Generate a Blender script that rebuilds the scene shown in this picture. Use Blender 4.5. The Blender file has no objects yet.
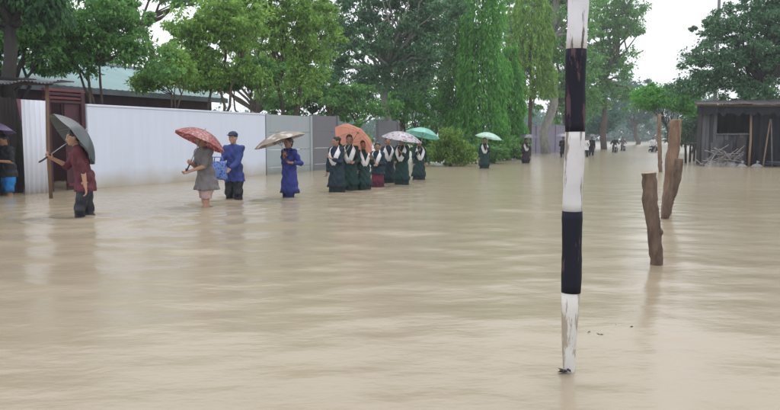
import bpy, math, random
import numpy as np
from mathutils import Vector, Matrix

# ------------------------------------------------------------------ camera, world, sun, exposure
sc = bpy.context.scene
COL = sc.collection
R = math.radians
FPX, CX, CY, EYE = 600.0, 390.0, 205.0, 1.2
PITCH = math.atan(57.0 / FPX)
cam_d = bpy.data.cameras.new('camera'); cam = bpy.data.objects.new('camera', cam_d); COL.objects.link(cam)
cam_d.sensor_width = 36.0; cam_d.lens = 36.0 * FPX / 780.0 * 1.18      # the picture inside the blurred border fills the frame
cam_d.clip_start = 0.05; cam_d.clip_end = 3000.0
cam.location = (0, 0, EYE); cam.rotation_euler = (math.pi / 2 - PITCH, 0, 0)
sc.camera = cam

SUN_EL, SUN_AZ = R(62), R(200)
w = bpy.data.worlds.new('World'); sc.world = w; w.use_nodes = True
nt = w.node_tree; nt.nodes.clear()
sky = nt.nodes.new('ShaderNodeTexSky'); sky.sky_type = 'NISHITA'; sky.sun_disc = False
sky.sun_elevation = SUN_EL; sky.sun_rotation = SUN_AZ; sky.air_density = 1.0; sky.dust_density = 4.0
mixn = nt.nodes.new('ShaderNodeMixRGB'); mixn.inputs[0].default_value = 0.86
mixn.inputs[2].default_value = (10.2, 10.4, 10.9, 1)          # even cloud layer
bg = nt.nodes.new('ShaderNodeBackground'); bg.inputs[1].default_value = 0.10
wo = nt.nodes.new('ShaderNodeOutputWorld')
nt.links.new(sky.outputs[0], mixn.inputs[1]); nt.links.new(mixn.outputs[0], bg.inputs[0]); nt.links.new(bg.outputs[0], wo.inputs[0])
sd = bpy.data.lights.new('sun', 'SUN'); sd.energy = 1.0; sd.angle = R(25); sd.color = (1, 0.97, 0.93)
so = bpy.data.objects.new('sun', sd); COL.objects.link(so)
so.rotation_euler = (math.pi / 2 - SUN_EL, 0, math.pi - SUN_AZ + math.pi)
sc.view_settings.view_transform = 'Standard'; sc.view_settings.look = 'None'
sc.view_settings.exposure = 0.58; sc.view_settings.gamma = 1.0
try:
    sc.view_settings.use_curve_mapping = False
    sc.cycles.volume_bounces = 0; sc.cycles.max_bounces = 6; sc.cycles.diffuse_bounces = 3; sc.cycles.glossy_bounces = 3
    sc.cycles.use_denoising = True
except Exception:
    pass

WATER, BED = 0.0, -0.37

# ------------------------------------------------------------------ helpers
def ray(px, py):
    x, y = (px - CX) / FPX, (CY - py) / FPX
    return np.array([x, math.cos(PITCH) + y * math.sin(PITCH), -math.sin(PITCH) + y * math.cos(PITCH)])
def onwater(px, py):
    d = ray(px, py); t = -EYE / d[2]
    return (d[0] * t, d[1] * t)
def at(px, py, Y):
    d = ray(px, py); t = Y / d[1]
    return np.array([d[0] * t, Y, EYE + d[2] * t])

def empty(name, loc=(0, 0, 0), rz=0.0, label=None, cat=None, group=None, kind=None):
    o = bpy.data.objects.new(name, None); COL.objects.link(o)
    o.location = loc; o.rotation_euler = (0, 0, rz); o.empty_display_size = 0.2
    return tag(o, label, cat, group, kind)
def tag(o, label=None, cat=None, group=None, kind=None):
    if label: o['label'] = label
    if cat: o['category'] = cat
    if group: o['group'] = group
    if kind: o['kind'] = kind
    return o
def link(name, me, mat, parent=None, smooth=False, loc=None):
    o = bpy.data.objects.new(name, me); COL.objects.link(o)
    if mat is not None and not me.materials: me.materials.append(mat)
    if parent is not None: o.parent = parent
    if loc is not None: o.location = loc
    if smooth: me.polygons.foreach_set('use_smooth', np.ones(len(me.polygons), dtype=bool))
    return o
def np_mesh(name, V, Q):
    """V (n,3), Q (m,3|4) -> mesh data"""
    V = np.asarray(V, dtype=np.float32); Q = np.asarray(Q, dtype=np.int32)
    me = bpy.data.meshes.new(name); k = Q.shape[1]
    me.vertices.add(len(V)); me.vertices.foreach_set('co', V.ravel())
    me.loops.add(Q.size); me.loops.foreach_set('vertex_index', Q.ravel())
    me.polygons.add(len(Q)); me.polygons.foreach_set('loop_start', np.arange(0, Q.size, k, dtype=np.int32))
    me.update(calc_edges=True); me.validate()
    return me

class MB:
    def __init__(s): s.v = []; s.f = []
    def add(s, V, F):
        b = len(s.v); s.v += [tuple(map(float, p)) for p in V]; s.f += [tuple(b + i for i in f) for f in F]; return s
    def box(s, c, size, rz=0.0, M=None, taper=1.0):
        hx, hy, hz = size[0] / 2, size[1] / 2, size[2] / 2
        P = []
        for z in (-1, 1):
            k = taper if z > 0 else 1.0
            for x, y in ((-1, -1), (1, -1), (1, 1), (-1, 1)): P.append(Vector((x * hx * k, y * hy * k, z * hz)))
        m = M if M is not None else Matrix.Rotation(rz, 3, 'Z')
        return s.add([m @ p + Vector(c) for p in P], [(0, 3, 2, 1), (4, 5, 6, 7), (0, 1, 5, 4), (1, 2, 6, 5), (2, 3, 7, 6), (3, 0, 4, 7)])
    def tube(s, pts, rad, n=8, cap=True):
        pts = [Vector(p) for p in pts]
        if not hasattr(rad, '__len__'): rad = [rad] * len(pts)
        V = []; F = []; up = None
        for i, p in enumerate(pts):
            t = (pts[min(i + 1, len(pts) - 1)] - pts[max(i - 1, 0)]).normalized()
            if up is None: up = t.orthogonal().normalized()
            up = (up - t * up.dot(t)).normalized(); sd_ = t.cross(up)
            for k in range(n):
                a = 2 * math.pi * k / n
                V.append(p + (up * math.cos(a) + sd_ * math.sin(a)) * rad[i])
        for i in range(len(pts) - 1):
            for k in range(n):
                F.append((i * n + k, i * n + (k + 1) % n, (i + 1) * n + (k + 1) % n, (i + 1) * n + k))
        if cap:
            F.append(tuple(reversed(range(n)))); F.append(tuple((len(pts) - 1) * n + k for k in range(n)))
        return s.add(V, F)
    def ell(s, c, r, nu=12, nv=8, M=None):
        V = []; F = []; c = Vector(c)
        for j in range(nv + 1):
            ph = math.pi * j / nv
            for i in range(nu):
                th = 2 * math.pi * i / nu
                p = Vector((r[0] * math.sin(ph) * math.cos(th), r[1] * math.sin(ph) * math.sin(th), r[2] * math.cos(ph)))
                V.append(c + (M @ p if M is not None else p))
        for j in range(nv):
            for i in range(nu):
                F.append((j * nu + i, (j + 1) * nu + i, (j + 1) * nu + (i + 1) % nu, j * nu + (i + 1) % nu))
        return s.add(V, F)
    def torus(s, c, Rr, r, M, n=18, m=6):
        V = []; F = []; c = Vector(c)
        for i in range(n):
            a = 2 * math.pi * i / n
            for j in range(m):
                b = 2 * math.pi * j / m
                V.append(c + M @ Vector(((Rr + r * math.cos(b)) * math.cos(a), (Rr + r * math.cos(b)) * math.sin(a), r * math.sin(b))))
        for i in range(n):
            for j in range(m):
                F.append((i * m + j, ((i + 1) % n) * m + j, ((i + 1) % n) * m + (j + 1) % m, i * m + (j + 1) % m))
        return s.add(V, F)
    def mesh(s, name):
        me = bpy.data.meshes.new(name); me.from_pydata(s.v, [], s.f); me.update(); return me
    def build(s, name, mat, parent=None, smooth=False, bevel=0.0):
        o = link(name, s.mesh(name), mat, parent, smooth)
        if bevel > 0:
            b = o.modifiers.new('bevel', 'BEVEL'); b.width = bevel; b.segments = 2; b.limit_method = 'ANGLE'
        return o

# ------------------------------------------------------------------ materials
MATS = {}
def pmat(name, col, rough=0.7, var=0.25, scale=6.0, bump=0.0, bscale=40.0, col2=None, stretch=(1, 1, 1), spec=0.4, translucent=0.0, metal=0.0, detail=5.0, lohi=(0.3, 0.7)):
    if name in MATS: return MATS[name]
    m = bpy.data.materials.new(name); m.use_nodes = True; MATS[name] = m
    t = m.node_tree; n = t.nodes; L = t.links
    b = n['Principled BSDF']; b.inputs['Roughness'].default_value = rough
    b.inputs['Specular IOR Level'].default_value = spec; b.inputs['Metallic'].default_value = metal
    tc = n.new('ShaderNodeTexCoord'); mp = n.new('ShaderNodeMapping'); mp.inputs['Scale'].default_value = stretch
    L.new(tc.outputs['Object'], mp.inputs[0])
    nz = n.new('ShaderNodeTexNoise'); nz.inputs['Scale'].default_value = scale; nz.inputs['Detail'].default_value = detail
    nz.inputs['Roughness'].default_value = 0.62
    L.new(mp.outputs[0], nz.inputs[0])
    cr = n.new('ShaderNodeValToRGB'); L.new(nz.outputs[0], cr.inputs[0])
    c2 = col2 if col2 else tuple(c * (1 - var) for c in col)
    c1 = col if col2 else tuple(min(1, c * (1 + var * 0.6)) for c in col)
    cr.color_ramp.elements[0].position = lohi[0]; cr.color_ramp.elements[0].color = (*c2, 1)
    cr.color_ramp.elements[1].position = lohi[1]; cr.color_ramp.elements[1].color = (*c1, 1)
    L.new(cr.outputs[0], b.inputs['Base Color'])
    if bump > 0:
        n2 = n.new('ShaderNodeTexNoise'); n2.inputs['Scale'].default_value = bscale; n2.inputs['Detail'].default_value = 6
        L.new(mp.outputs[0], n2.inputs[0])
        bp = n.new('ShaderNodeBump'); bp.inputs['Strength'].default_value = bump; bp.inputs['Distance'].default_value = 0.02
        L.new(n2.outputs[0], bp.inputs['Height']); L.new(bp.outputs[0], b.inputs['Normal'])
    if translucent > 0:
        tr = n.new('ShaderNodeBsdfTranslucent'); L.new(cr.outputs[0], tr.inputs[0])
        mx = n.new('ShaderNodeMixShader'); mx.inputs[0].default_value = translucent
        L.new(b.outputs[0], mx.inputs[1]); L.new(tr.outputs[0], mx.inputs[2]); L.new(mx.outputs[0], n['Material Output'].inputs[0])
    return m
def leafmat(name, c0, c1, rough=0.45, tl=0.45):
    if name in MATS: return MATS[name]
    m = bpy.data.materials.new(name); m.use_nodes = True; MATS[name] = m
    t = m.node_tree; n = t.nodes; L = t.links; b = n['Principled BSDF']
    g = n.new('ShaderNodeNewGeometry'); cr = n.new('ShaderNodeValToRGB')
    cr.color_ramp.elements[0].color = (*c0, 1); cr.color_ramp.elements[1].color = (*c1, 1)
    L.new(g.outputs['Random Per Island'], cr.inputs[0]); L.new(cr.outputs[0], b.inputs['Base Color'])
    b.inputs['Roughness'].default_value = rough; b.inputs['Specular IOR Level'].default_value = 0.35
    tr = n.new('ShaderNodeBsdfTranslucent'); L.new(cr.outputs[0], tr.inputs[0])
    mx = n.new('ShaderNodeMixShader'); mx.inputs[0].default_value = tl
    L.new(b.outputs[0], mx.inputs[1]); L.new(tr.outputs[0], mx.inputs[2]); L.new(mx.outputs[0], n['Material Output'].inputs[0])
    return m

# ------------------------------------------------------------------ the ground under the flood, and the flood water
bedm = pmat('mud_bed', (0.22, 0.17, 0.11), 0.9, 0.4, 0.6, 0.3, 5)
link('ground', np_mesh('ground', [(-350, -60, BED), (350, -60, BED), (350, 400, BED), (-350, 400, BED)], [(0, 1, 2, 3)]), bedm)['kind'] = 'structure'

def build_water(obstacles):
    xs = np.concatenate([[-350, -200, -120, -60, -35], np.arange(-24, 24.01, 0.115), [35, 60, 120, 200, 350]])
    ys = [-2.0]
    while ys[-1] < 42: ys.append(ys[-1] + max(0.04, 0.0052 * max(0, ys[-1]) + 0.02))
    ys = np.concatenate([[-60, -30, -12, -6], ys, [55, 80, 130, 250, 400]])
    X, Y = np.meshgrid(xs, ys)
    rg = np.random.default_rng(5); Z = np.zeros_like(X)
    def env(lx, ly, ph): return 0.5 + 0.5 * np.sin(X / lx + ph) * np.sin(Y / ly + ph * 1.7 + 0.6 * np.sin(X / (lx * 1.6)))
    for i in range(46):
        lam = 0.36 * (1.075 ** i) if i < 30 else rg.uniform(0.5, 2.2)
        th = rg.normal(R(75), R(32)) ; kx, ky = math.cos(th), math.sin(th)
        amp = 0.0019 * lam ** 0.4 * rg.uniform(0.5, 1.3)
        e = env(rg.uniform(1.6, 4.5), rg.uniform(1.6, 4.5), rg.uniform(0, 6.28))
        warp = 0.35 * np.sin(X * rg.uniform(.3, .9) + rg.uniform(0, 6)) + 0.35 * np.sin(Y * rg.uniform(.3, .9) + rg.uniform(0, 6))
        ph = 2 * math.pi / lam * (kx * X + ky * Y + warp * 0.5) + rg.uniform(0, 6.28)
        s = np.sin(ph); Z += amp * e * (s + 0.35 * s * s)
    # livelier water on the stretch in front of the waders
    Z *= 0.70 + 0.85 * np.exp(-(((X + 1.0) / 3.6) ** 2 + ((Y - 8.5) / 4.2) ** 2))
    for ox, oy, a, lam in obstacles:
        r = np.hypot(X - ox, Y - oy)
        Z += a * np.cos(2 * math.pi * r / lam) * np.exp(-r / (lam * 2.2)) * (r > 0.05)
    fade = np.clip((40 - np.hypot(X, Y)) / 20, 0, 1) * np.clip((24 - np.abs(X)) / 3, 0, 1) * (Y > -2)
    Z = Z * fade
    ny, nx = X.shape
    V = np.stack([X, Y, Z], -1).reshape(-1, 3)
    I = np.arange(nx * ny).reshape(ny, nx)
    Q = np.stack([I[:-1, :-1], I[:-1, 1:], I[1:, 1:], I[1:, :-1]], -1).reshape(-1, 4)
    m = bpy.data.materials.new('flood_water'); m.use_nodes = True
    t = m.node_tree; n = t.nodes; L = t.links; b = n['Principled BSDF']
    tc = n.new('ShaderNodeTexCoord'); mp = n.new('ShaderNodeMapping'); mp.inputs['Scale'].default_value = (0.16, 0.3, 1); mp.inputs['Rotation'].default_value = (0, 0, R(-20))
    L.new(tc.outputs['Object'], mp.inputs[0])
    nz = n.new('ShaderNodeTexNoise'); nz.inputs['Scale'].default_value = 1.0; nz.inputs['Detail'].default_value = 4
    L.new(mp.outputs[0], nz.inputs[0])
    cr = n.new('ShaderNodeValToRGB'); cr.color_ramp.elements[0].position = 0.3; cr.color_ramp.elements[1].position = 0.75
    cr.color_ramp.elements[0].color = (0.285, 0.238, 0.165, 1); cr.color_ramp.elements[1].color = (0.330, 0.282, 0.205, 1)
    L.new(nz.outputs[0], cr.inputs[0]); L.new(cr.outputs[0], b.inputs['Base Color'])
    b.inputs['Roughness'].default_value = 0.19; b.inputs['IOR'].default_value = 1.33
    mp2 = n.new('ShaderNodeMapping'); mp2.inputs['Scale'].default_value = (3.0, 5.5, 1); mp2.inputs['Rotation'].default_value = (0, 0, R(-12))
    L.new(tc.outputs['Object'], mp2.inputs[0])
    n2 = n.new('ShaderNodeTexNoise'); n2.inputs['Scale'].default_value = 1.4; n2.inputs['Detail'].default_value = 5; n2.inputs['Roughness'].default_value = 0.55
    L.new(mp2.outputs[0], n2.inputs[0])
    bp = n.new('ShaderNodeBump'); bp.inputs['Strength'].default_value = 0.25; bp.inputs['Distance'].default_value = 0.025
    L.new(n2.outputs[0], bp.inputs['Height']); L.new(bp.outputs[0], b.inputs['Normal'])
    o = link('flood_water', np_mesh('flood_water', V, Q), m, smooth=True); o['kind'] = 'structure'

# ------------------------------------------------------------------ left: wall line, gate, stall, long building
W0 = np.array(onwater(136, 191.5)); W1 = np.array(onwater(285, 179.3))
WU = (W1 - W0) / np.linalg.norm(W1 - W0); WANG = math.atan2(WU[1], WU[0]); WLEN = float(np.linalg.norm(W1 - W0))
WTOP = 1.97
def wl(t, d=0.0): return (W0[0] + WU[0] * t - WU[1] * d, W0[1] + WU[1] * t + WU[0] * d)

def mudwall(name, top, mud, line=0.45, rough=0.75):
    """paint with a ragged tide mark of dried mud near the water and rain streaks"""
    m = bpy.data.materials.new(name); m.use_nodes = True
    t = m.node_tree; n = t.nodes; L = t.links; b = n['Principled BSDF']; b.inputs['Roughness'].default_value = rough
    tc = n.new('ShaderNodeTexCoord'); sx = n.new('ShaderNodeSeparateXYZ'); L.new(tc.outputs['Object'], sx.inputs[0])
    nz = n.new('ShaderNodeTexNoise'); nz.inputs['Scale'].default_value = 1.3; nz.inputs['Detail'].default_value = 7; L.new(tc.outputs['Object'], nz.inputs[0])
    mp = n.new('ShaderNodeMapping'); mp.inputs['Scale'].default_value = (3.5, 3.5, 0.25); L.new(tc.outputs['Object'], mp.inputs[0])
    st = n.new('ShaderNodeTexNoise'); st.inputs['Scale'].default_value = 1.6; st.inputs['Detail'].default_value = 6; L.new(mp.outputs[0], st.inputs[0])
    a = n.new('ShaderNodeMath'); a.operation = 'MULTIPLY_ADD'; a.inputs[1].default_value = 0.55; L.new(nz.outputs[0], a.inputs[0]); L.new(sx.outputs[2], a.inputs[2])
    mr = n.new('ShaderNodeMapRange'); mr.inputs[1].default_value = line - 0.05 ; mr.inputs[2].default_value = line + 0.4
    L.new(a.outputs[0], mr.inputs[0])
    sr = n.new('ShaderNodeMapRange'); sr.inputs[1].default_value = 0.35; sr.inputs[2].default_value = 0.7; sr.inputs[3].default_value = 0.95; sr.inputs[4].default_value = 1.0
    L.new(st.outputs[0], sr.inputs[0])
    mx = n.new('ShaderNodeMixRGB'); mx.inputs[1].default_value = (*mud, 1); mx.inputs[2].default_value = (*top, 1); L.new(mr.outputs[0], mx.inputs[0])
    mu = n.new('ShaderNodeMixRGB'); mu.blend_type = 'MULTIPLY'; mu.inputs[0].default_value = 1; L.new(mx.outputs[0], mu.inputs[1]); L.new(sr.outputs[0], mu.inputs[2])
    L.new(mu.outputs[0], b.inputs['Base Color'])
    bp = n.new('ShaderNodeBump'); bp.inputs['Strength'].default_value = 0.15; bp.inputs['Distance'].default_value = 0.02; L.new(nz.outputs[0], bp.inputs['Height']); L.new(bp.outputs[0], b.inputs['Normal'])
    return m

whitem = mudwall('white_paint', (0.66, 0.71, 0.82), (0.47, 0.42, 0.33), 0.70)
o = empty('white_wall', (*wl(0), BED), WANG, 'long plain white painted boundary wall behind the wading people', 'wall')
hb = WTOP - BED
MB().box((WLEN / 2, 0.08, hb / 2 - 0.02), (WLEN, 0.16, hb - 0.04)).build('wall_body', whitem, o, bevel=0.01)
MB().box((WLEN / 2, 0.08, hb - 0.015), (WLEN + 0.02, 0.20, 0.05)).build('coping', whitem, o, bevel=0.01)

concm = mudwall('pale_concrete', (0.36, 0.40, 0.42), (0.22, 0.24, 0.20), 0.62, 0.9)
concd = mudwall('dark_concrete', (0.17, 0.17, 0.185), (0.14, 0.14, 0.13), 0.4, 0.9)
def panel_fence(t0, t1, nseg, mat, label, top):
    o = empty('concrete_fence', (*wl(t0), BED), WANG, label, 'fence')
    L_ = t1 - t0; sw = L_ / nseg; H = top - BED; n = 4; sh = H / n
    for i in range(nseg + 1):
        MB().box((i * sw, 0.07, H / 2 + 0.01), (0.13, 0.15, H + 0.02)).build('post', mat, o, bevel=0.008)
    for i in range(nseg):
        for j in range(n):
            MB().box((i * sw + sw / 2, 0.07 + 0.004 * ((i + j) % 2), j * sh + sh / 2), (sw - 0.135, 0.06, sh - 0.014)).build('slab', mat, o, bevel=0.006)
    return o
panel_fence(WLEN + 0.12, WLEN + 2.9, 1, concm, 'pale grey concrete slab fence adjoining the white wall', 1.97)
panel_fence(WLEN + 3.05, WLEN + 4.9, 1, concd, 'dark grey concrete fence section right of the pale slab fence', 2.02)
panel_fence(WLEN + 8.6, WLEN + 10.6, 1, concd, 'dark grey fence piece partly hidden behind the schoolgirls', 1.95)

# white ribbed sheet beside the gate
def corr(Lx, H, pitch, amp, th=0.004, axis='z'):
    n = int(Lx / pitch * 8); V = []; F = []
    for i in range(n + 1):
        x = Lx * i / n; y = amp * math.sin(2 * math.pi * x / pitch)
        V += [(x, y, 0), (x, y, H), (x, y + th, 0), (x, y + th, H)]
    for i in range(n):
        a, b = 4 * i, 4 * i + 4
        F += [(a, b, b + 1, a + 1), (a + 2, a + 3, b + 3, b + 2), (a + 1, b + 1, b + 3, a + 3), (a, a + 2, b + 2, b)]
    F += [(0, 1, 3, 2), (4 * n, 4 * n + 2, 4 * n + 3, 4 * n + 1)]
    return MB().add(V, F)
sheet = mudwall('white_sheet', (0.66, 0.69, 0.76), (0.40, 0.36, 0.30), 0.5, 0.5)
o = empty('corrugated_sheet', (*wl(-1.72), BED), WANG, 'narrow white corrugated sheet standing left of the maroon gateway', 'sheet')
corr(0.62, 2.0 - BED, 0.125, 0.018).build('sheet_panel', sheet, o, True)
MB().box((0.31, 0.06, 1.9), (0.62, 0.05, 0.06)).build('rail', pmat('old_wood', (0.16, 0.10, 0.06), 0.85, 0.4, 8, 0.4, 30, stretch=(1, 1, .2)), o)

# maroon gateway
maroon = pmat('maroon_paint', (0.060, 0.018, 0.028), 0.55, 0.35, 4, 0.15, 25)
maroon2 = pmat('maroon_light', (0.15, 0.035, 0.04), 0.5, 0.3, 4)
pinkm = pmat('pink_plaster', (0.36, 0.15, 0.19), 0.8, 0.3, 3, 0.2, 30)
navyp = pmat('navy_paint', (0.03, 0.035, 0.08), 0.6, 0.3, 4)
o = empty('gateway', (*wl(-1.06), BED), WANG, 'maroon gateway with ribbed lintel left of the white wall', 'gate')
MB().box((0.05, 0.10, 1.30), (0.10, 0.12, 2.60)).build('jamb', maroon, o, bevel=0.005)
MB().box((0.99, 0.10, 1.30), (0.10, 0.12, 2.60)).build('jamb', maroon, o, bevel=0.005)
for k in range(4):
    MB().box((0.52, 0.10 + 0.012 * (k % 2), 2.37 + 0.085 * k), (1.08, 0.10, 0.055)).build('lintel_slat', maroon2 if k % 2 else maroon, o, bevel=0.008)
MB().box((0.52, 0.17, 2.5), (1.0, 0.03, 0.34)).build('lintel_back', maroon, o)
lf = MB().box((0.72, 0.12, 1.2), (0.42, 0.04, 2.3)).build('door_leaf', maroon, o, bevel=0.005)
for z in (0.5, 1.2, 1.9): MB().box((0.72, 0.088, z), (0.36, 0.02, 0.06)).build('rail', maroon2, lf)
o = empty('porch_wall', (*wl(-1.3, 2.0), BED), WANG, 'pink plastered wall with dark blue base seen through the gateway', 'wall')
MB().box((0.9, 0.1, 1.5), (2.2, 0.12, 2.0)).build('plaster', pinkm, o)
MB().box((0.9, 0.095, 0.25), (2.21, 0.14, 0.5)).build('base_band', navyp, o)
MB().ell((0.55, 0.0, 1.75), (0.09, 0.04, 0.09), 12, 8).build('wall_plate', pmat('pale_plate', (0.5, 0.4, 0.42), 0.6), o)

# long low building behind the wall
roofm = pmat('teal_roof', (0.19, 0.32, 0.33), 0.42, 0.22, 1.2, 0.05, 20, stretch=(1, 0.3, 1))
eavem = pmat('eave_grey', (0.20, 0.24, 0.27), 0.6, 0.25, 3)
o = empty('long_building', (*wl(-6, 3.1), BED), WANG, 'long low maroon building with teal metal roof behind the white wall', 'building')
BL, EV = 14.6, 2.50 - BED
MB().box((BL / 2, 2.6, EV / 2), (BL, 4.8, EV - 0.02)).build('wall', maroon, o)
for k in range(6):
    x = 1.6 + k * 2.35
    wnd = MB().box((x, 0.19, EV - 0.62), (1.15, 0.06, 0.62)).build('window', pmat('window_frame', (0.10, 0.05, 0.05), 0.6), o)
    for q in (-1, 1): MB().box((x + q * 0.27, 0.15, EV - 0.62), (0.46, 0.02, 0.5)).build('pane', pmat('dark_glass', (0.02, 0.025, 0.03), 0.1, 0.1), wnd)
MB().box((BL / 2, -0.28, EV + 0.02), (BL + 0.6, 0.05, 0.16)).build('fascia', eavem, o)
def roof_slope(y0, z0, y1, z1):
    n = int(BL / 0.22) * 4; V = []; F = []
    for i in range(n + 1):
        x = -0.3 + (BL + 0.6) * i / n; a = 0.018 * math.sin(2 * math.pi * i / 4)
        V += [(x, y0, z0 + a), (x, y1, z1 + a), (x, y0, z0 + a - 0.02), (x, y1, z1 + a - 0.02)]
    for i in range(n):
        a, b = 4 * i, 4 * i + 4
        F += [(a, b, b + 1, a + 1), (a + 2, a + 3, b + 3, b + 2), (a, a + 2, b + 2, b)]
    return MB().add(V, F)
rf = roof_slope(-0.3, EV + 0.10, 2.6, EV + 1.15).build('roof', roofm, o)
roof_slope(5.5, EV + 0.10, 2.62, EV + 1.15).build('roof', roofm, o)
MB().tube([(-0.3, 2.6, EV + 1.16), (BL + 0.3, 2.6, EV + 1.16)], 0.08, 8).build('ridge_cap', eavem, rf)

# roadside stall on the left edge
woodd = pmat('dark_wood', (0.05, 0.04, 0.04), 0.85, 0.45, 5, 0.4, 30, stretch=(1, 1, .15))
tin = pmat('dark_tin', (0.07, 0.075, 0.09), 0.55, 0.45, 3, 0.2, 12)
bx, by = at(20, 190, 13.6)[0], 13.6
o = empty('roadside_stall', (bx, by, BED), R(4), 'dark timber roadside stall with thin tin awning at the left edge', 'stall')
MB().tube([(1.72, 0.25, 0), (1.70, 0.25, 1.4), (1.73, 0.26, 2.66)], [0.04, 0.036, 0.034], 8).build('post', pmat('old_wood', (0.16, 0.10, 0.06)), o, True)
for x in (-1.0, 0.62): MB().tube([(x, 0.2, 0), (x + 0.02, 0.2, 1.3), (x, 0.22, 2.62)], 0.06, 8).build('post', woodd, o, True)
for x in (-1.0, 0.22): MB().box((x, 2.0, 1.3), (0.09, 0.09, 2.6)).build('post', woodd, o)
for k in range(8):
    x = -1.05 + k * 0.185
    MB().box((x + 0.01 * math.sin(k * 2.3), 2.06 + 0.008 * (k % 3), 1.22), (0.178, 0.025, 2.3 + 0.05 * math.sin(k * 5.1))).build('plank', woodd, o)
for k in range(9):
    MB().box((0.36, 0.55 + k * 0.165, 1.25), (0.025, 0.155, 2.34 + 0.05 * math.sin(k * 3.7))).build('plank', woodd, o)
def awning(x0, x1, y0, z0, y1, z1):
    n = 120; V = []; F = []
    for i in range(n + 1):
        x = x0 + (x1 - x0) * i / n; a = 0.014 * math.sin(2 * math.pi * i / 5) ; sag = -0.03 * math.sin(math.pi * i / n) + 0.03 * math.sin(i * 0.11)
        V += [(x, y0, z0 + a + sag), (x, y1, z1 + a), (x, y0, z0 + a + sag - 0.008), (x, y1, z1 + a - 0.008)]
    for i in range(n):
        a, b = 4 * i, 4 * i + 4
        F += [(a, b, b + 1, a + 1), (a + 2, a + 3, b + 3, b + 2), (a, a + 2, b + 2, b)]
    return MB().add(V, F)
awning(-1.3, 0.75, -0.10, 2.72, 2.2, 2.86).build('awning', tin, o)
awning(0.45, 2.08, 0.02, 2.66, 0.75, 2.70).build('awning', tin, o)
MB().box((0.4, 0.22, 2.615), (2.9, 0.05, 0.06)).build('beam', woodd, o)
MB().box((-0.4, 1.2, 0.85), (1.2, 0.6, 0.06)).build('counter', woodd, o)

# ------------------------------------------------------------------ right: hut and its surroundings
greyw = pmat('weathered_plank', (0.050, 0.048, 0.056), 0.9, 0.5, 4, 0.5, 25, stretch=(2, 2, .15))
greyw2 = pmat('bleached_plank', (0.105, 0.105, 0.115), 0.9, 0.4, 4, 0.5, 25, stretch=(2, 2, .15))
tanw = pmat('tan_post', (0.26, 0.17, 0.12), 0.85, 0.3, 5, 0.4, 25, stretch=(1, 1, .15))
brw = pmat('grey_pole', (.16, .14, .13), .9, .4, 6)
hx, hy = onwater(653, 171.5)
HR = R(-20)
o = empty('plank_hut', (hx, hy, BED), HR, 'weathered plank hut with rough tin roof under the dark tree', 'hut')
rs = random.Random(8)
for k in range(12):
    x = 0.08 + k * 0.148
    lowz = 1.75 if 4 <= k <= 11 else 2.95
    m = greyw2 if rs.random() < 0.4 else greyw
    h0 = lowz + rs.uniform(-0.04, 0.04)
    MB().box((x, rs.uniform(-0.012, 0.012), h0 / 2), (0.140, 0.03, h0), M=Matrix.Rotation(rs.uniform(-.012, .012), 3, 'Y')).build('plank', m, o)
    if lowz < 2: MB().box((x, rs.uniform(-0.01, 0.01), 2.81), (0.140, 0.03, 0.36)).build('plank', greyw, o)
MB().box((1.25, -0.05, 1.72), (1.35, 0.06, 0.07)).build('sill', greyw2, o)
MB().tube([(1.87, -0.12, 0), (1.90, -0.12, 1.5), (1.86, -0.12, 2.92)], [0.055, 0.05, 0.05], 8).build('post', tanw, o, True)
for x in (0.0, 3.6, 5.9): MB().tube([(x, 0.02, 0), (x + 0.02, 0.03, 1.5), (x, 0.02, 2.95)], 0.055, 8).build('post', woodd, o, True)
for k in range(38):
    MB().box((0.08 + k * 0.16, 2.6 + 0.034 * (k % 2), 1.45), (0.19, 0.03, 2.9)).build('plank', woodd, o)
for k in range(15):
    MB().box((-0.02, 0.10 + k * 0.165, 1.45), (0.03, 0.155, 2.9)).build('plank', greyw, o)
for k in range(16):
    MB().box((6.0, 0.10 + k * 0.165, 1.4), (0.03, 0.155, 2.8)).build('plank', woodd, o)
MB().box((3.9, 0.5, 1.05), (3.6, 0.55, 0.05)).build('counter', woodd, o)
shade_sheet = MB(); tn = 90  # near-black folded sheet standing in for the shade inside the open hut side
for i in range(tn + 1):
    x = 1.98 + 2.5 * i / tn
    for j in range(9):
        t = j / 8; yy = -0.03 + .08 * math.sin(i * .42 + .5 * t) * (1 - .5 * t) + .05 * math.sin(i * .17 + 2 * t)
        shade_sheet.v.append((x + .02 * math.sin(j + i * .3), yy, .30 + 2.52 * t + (.05 * math.sin(i * .37) if j == 0 else 0)))
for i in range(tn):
    for j in range(8): shade_sheet.f.append((i * 9 + j, i * 9 + 9 + j, i * 9 + 10 + j, i * 9 + j + 1))
shade_sheet.build('interior_shade', pmat('shade_black', (.016, .017, .024), .6, .4, 3, spec=.2), o, True)
for (x, tl_, rr_) in ((2.35, .25, .03), (2.75, -.12, .025), (4.7, .3, .035), (5.1, -.2, .03)):
    MB().tube([(x, -.32, 0), (x + tl_ * .5, -.26, 1.2), (x + tl_, -.14, 2.35)], rr_, 7).build('leaning_pole', tanw if x < 2.5 else brw, o, True)
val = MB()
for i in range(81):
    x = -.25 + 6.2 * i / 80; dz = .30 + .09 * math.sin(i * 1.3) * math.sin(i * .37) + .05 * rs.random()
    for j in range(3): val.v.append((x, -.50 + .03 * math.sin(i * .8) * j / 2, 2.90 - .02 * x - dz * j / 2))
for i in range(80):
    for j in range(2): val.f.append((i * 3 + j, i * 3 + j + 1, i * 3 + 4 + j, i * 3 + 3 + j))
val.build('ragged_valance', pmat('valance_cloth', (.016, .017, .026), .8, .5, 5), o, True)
for k in range(3): MB().box((.55 + .5 * k, -.10 - .02 * k, 1.1 + .1 * k), (.34, .02, .55), M=Matrix.Rotation(.1 * (k - 1), 3, 'Y')).build('patch_board', [greyw2, greyw, woodd][k], o)
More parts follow.
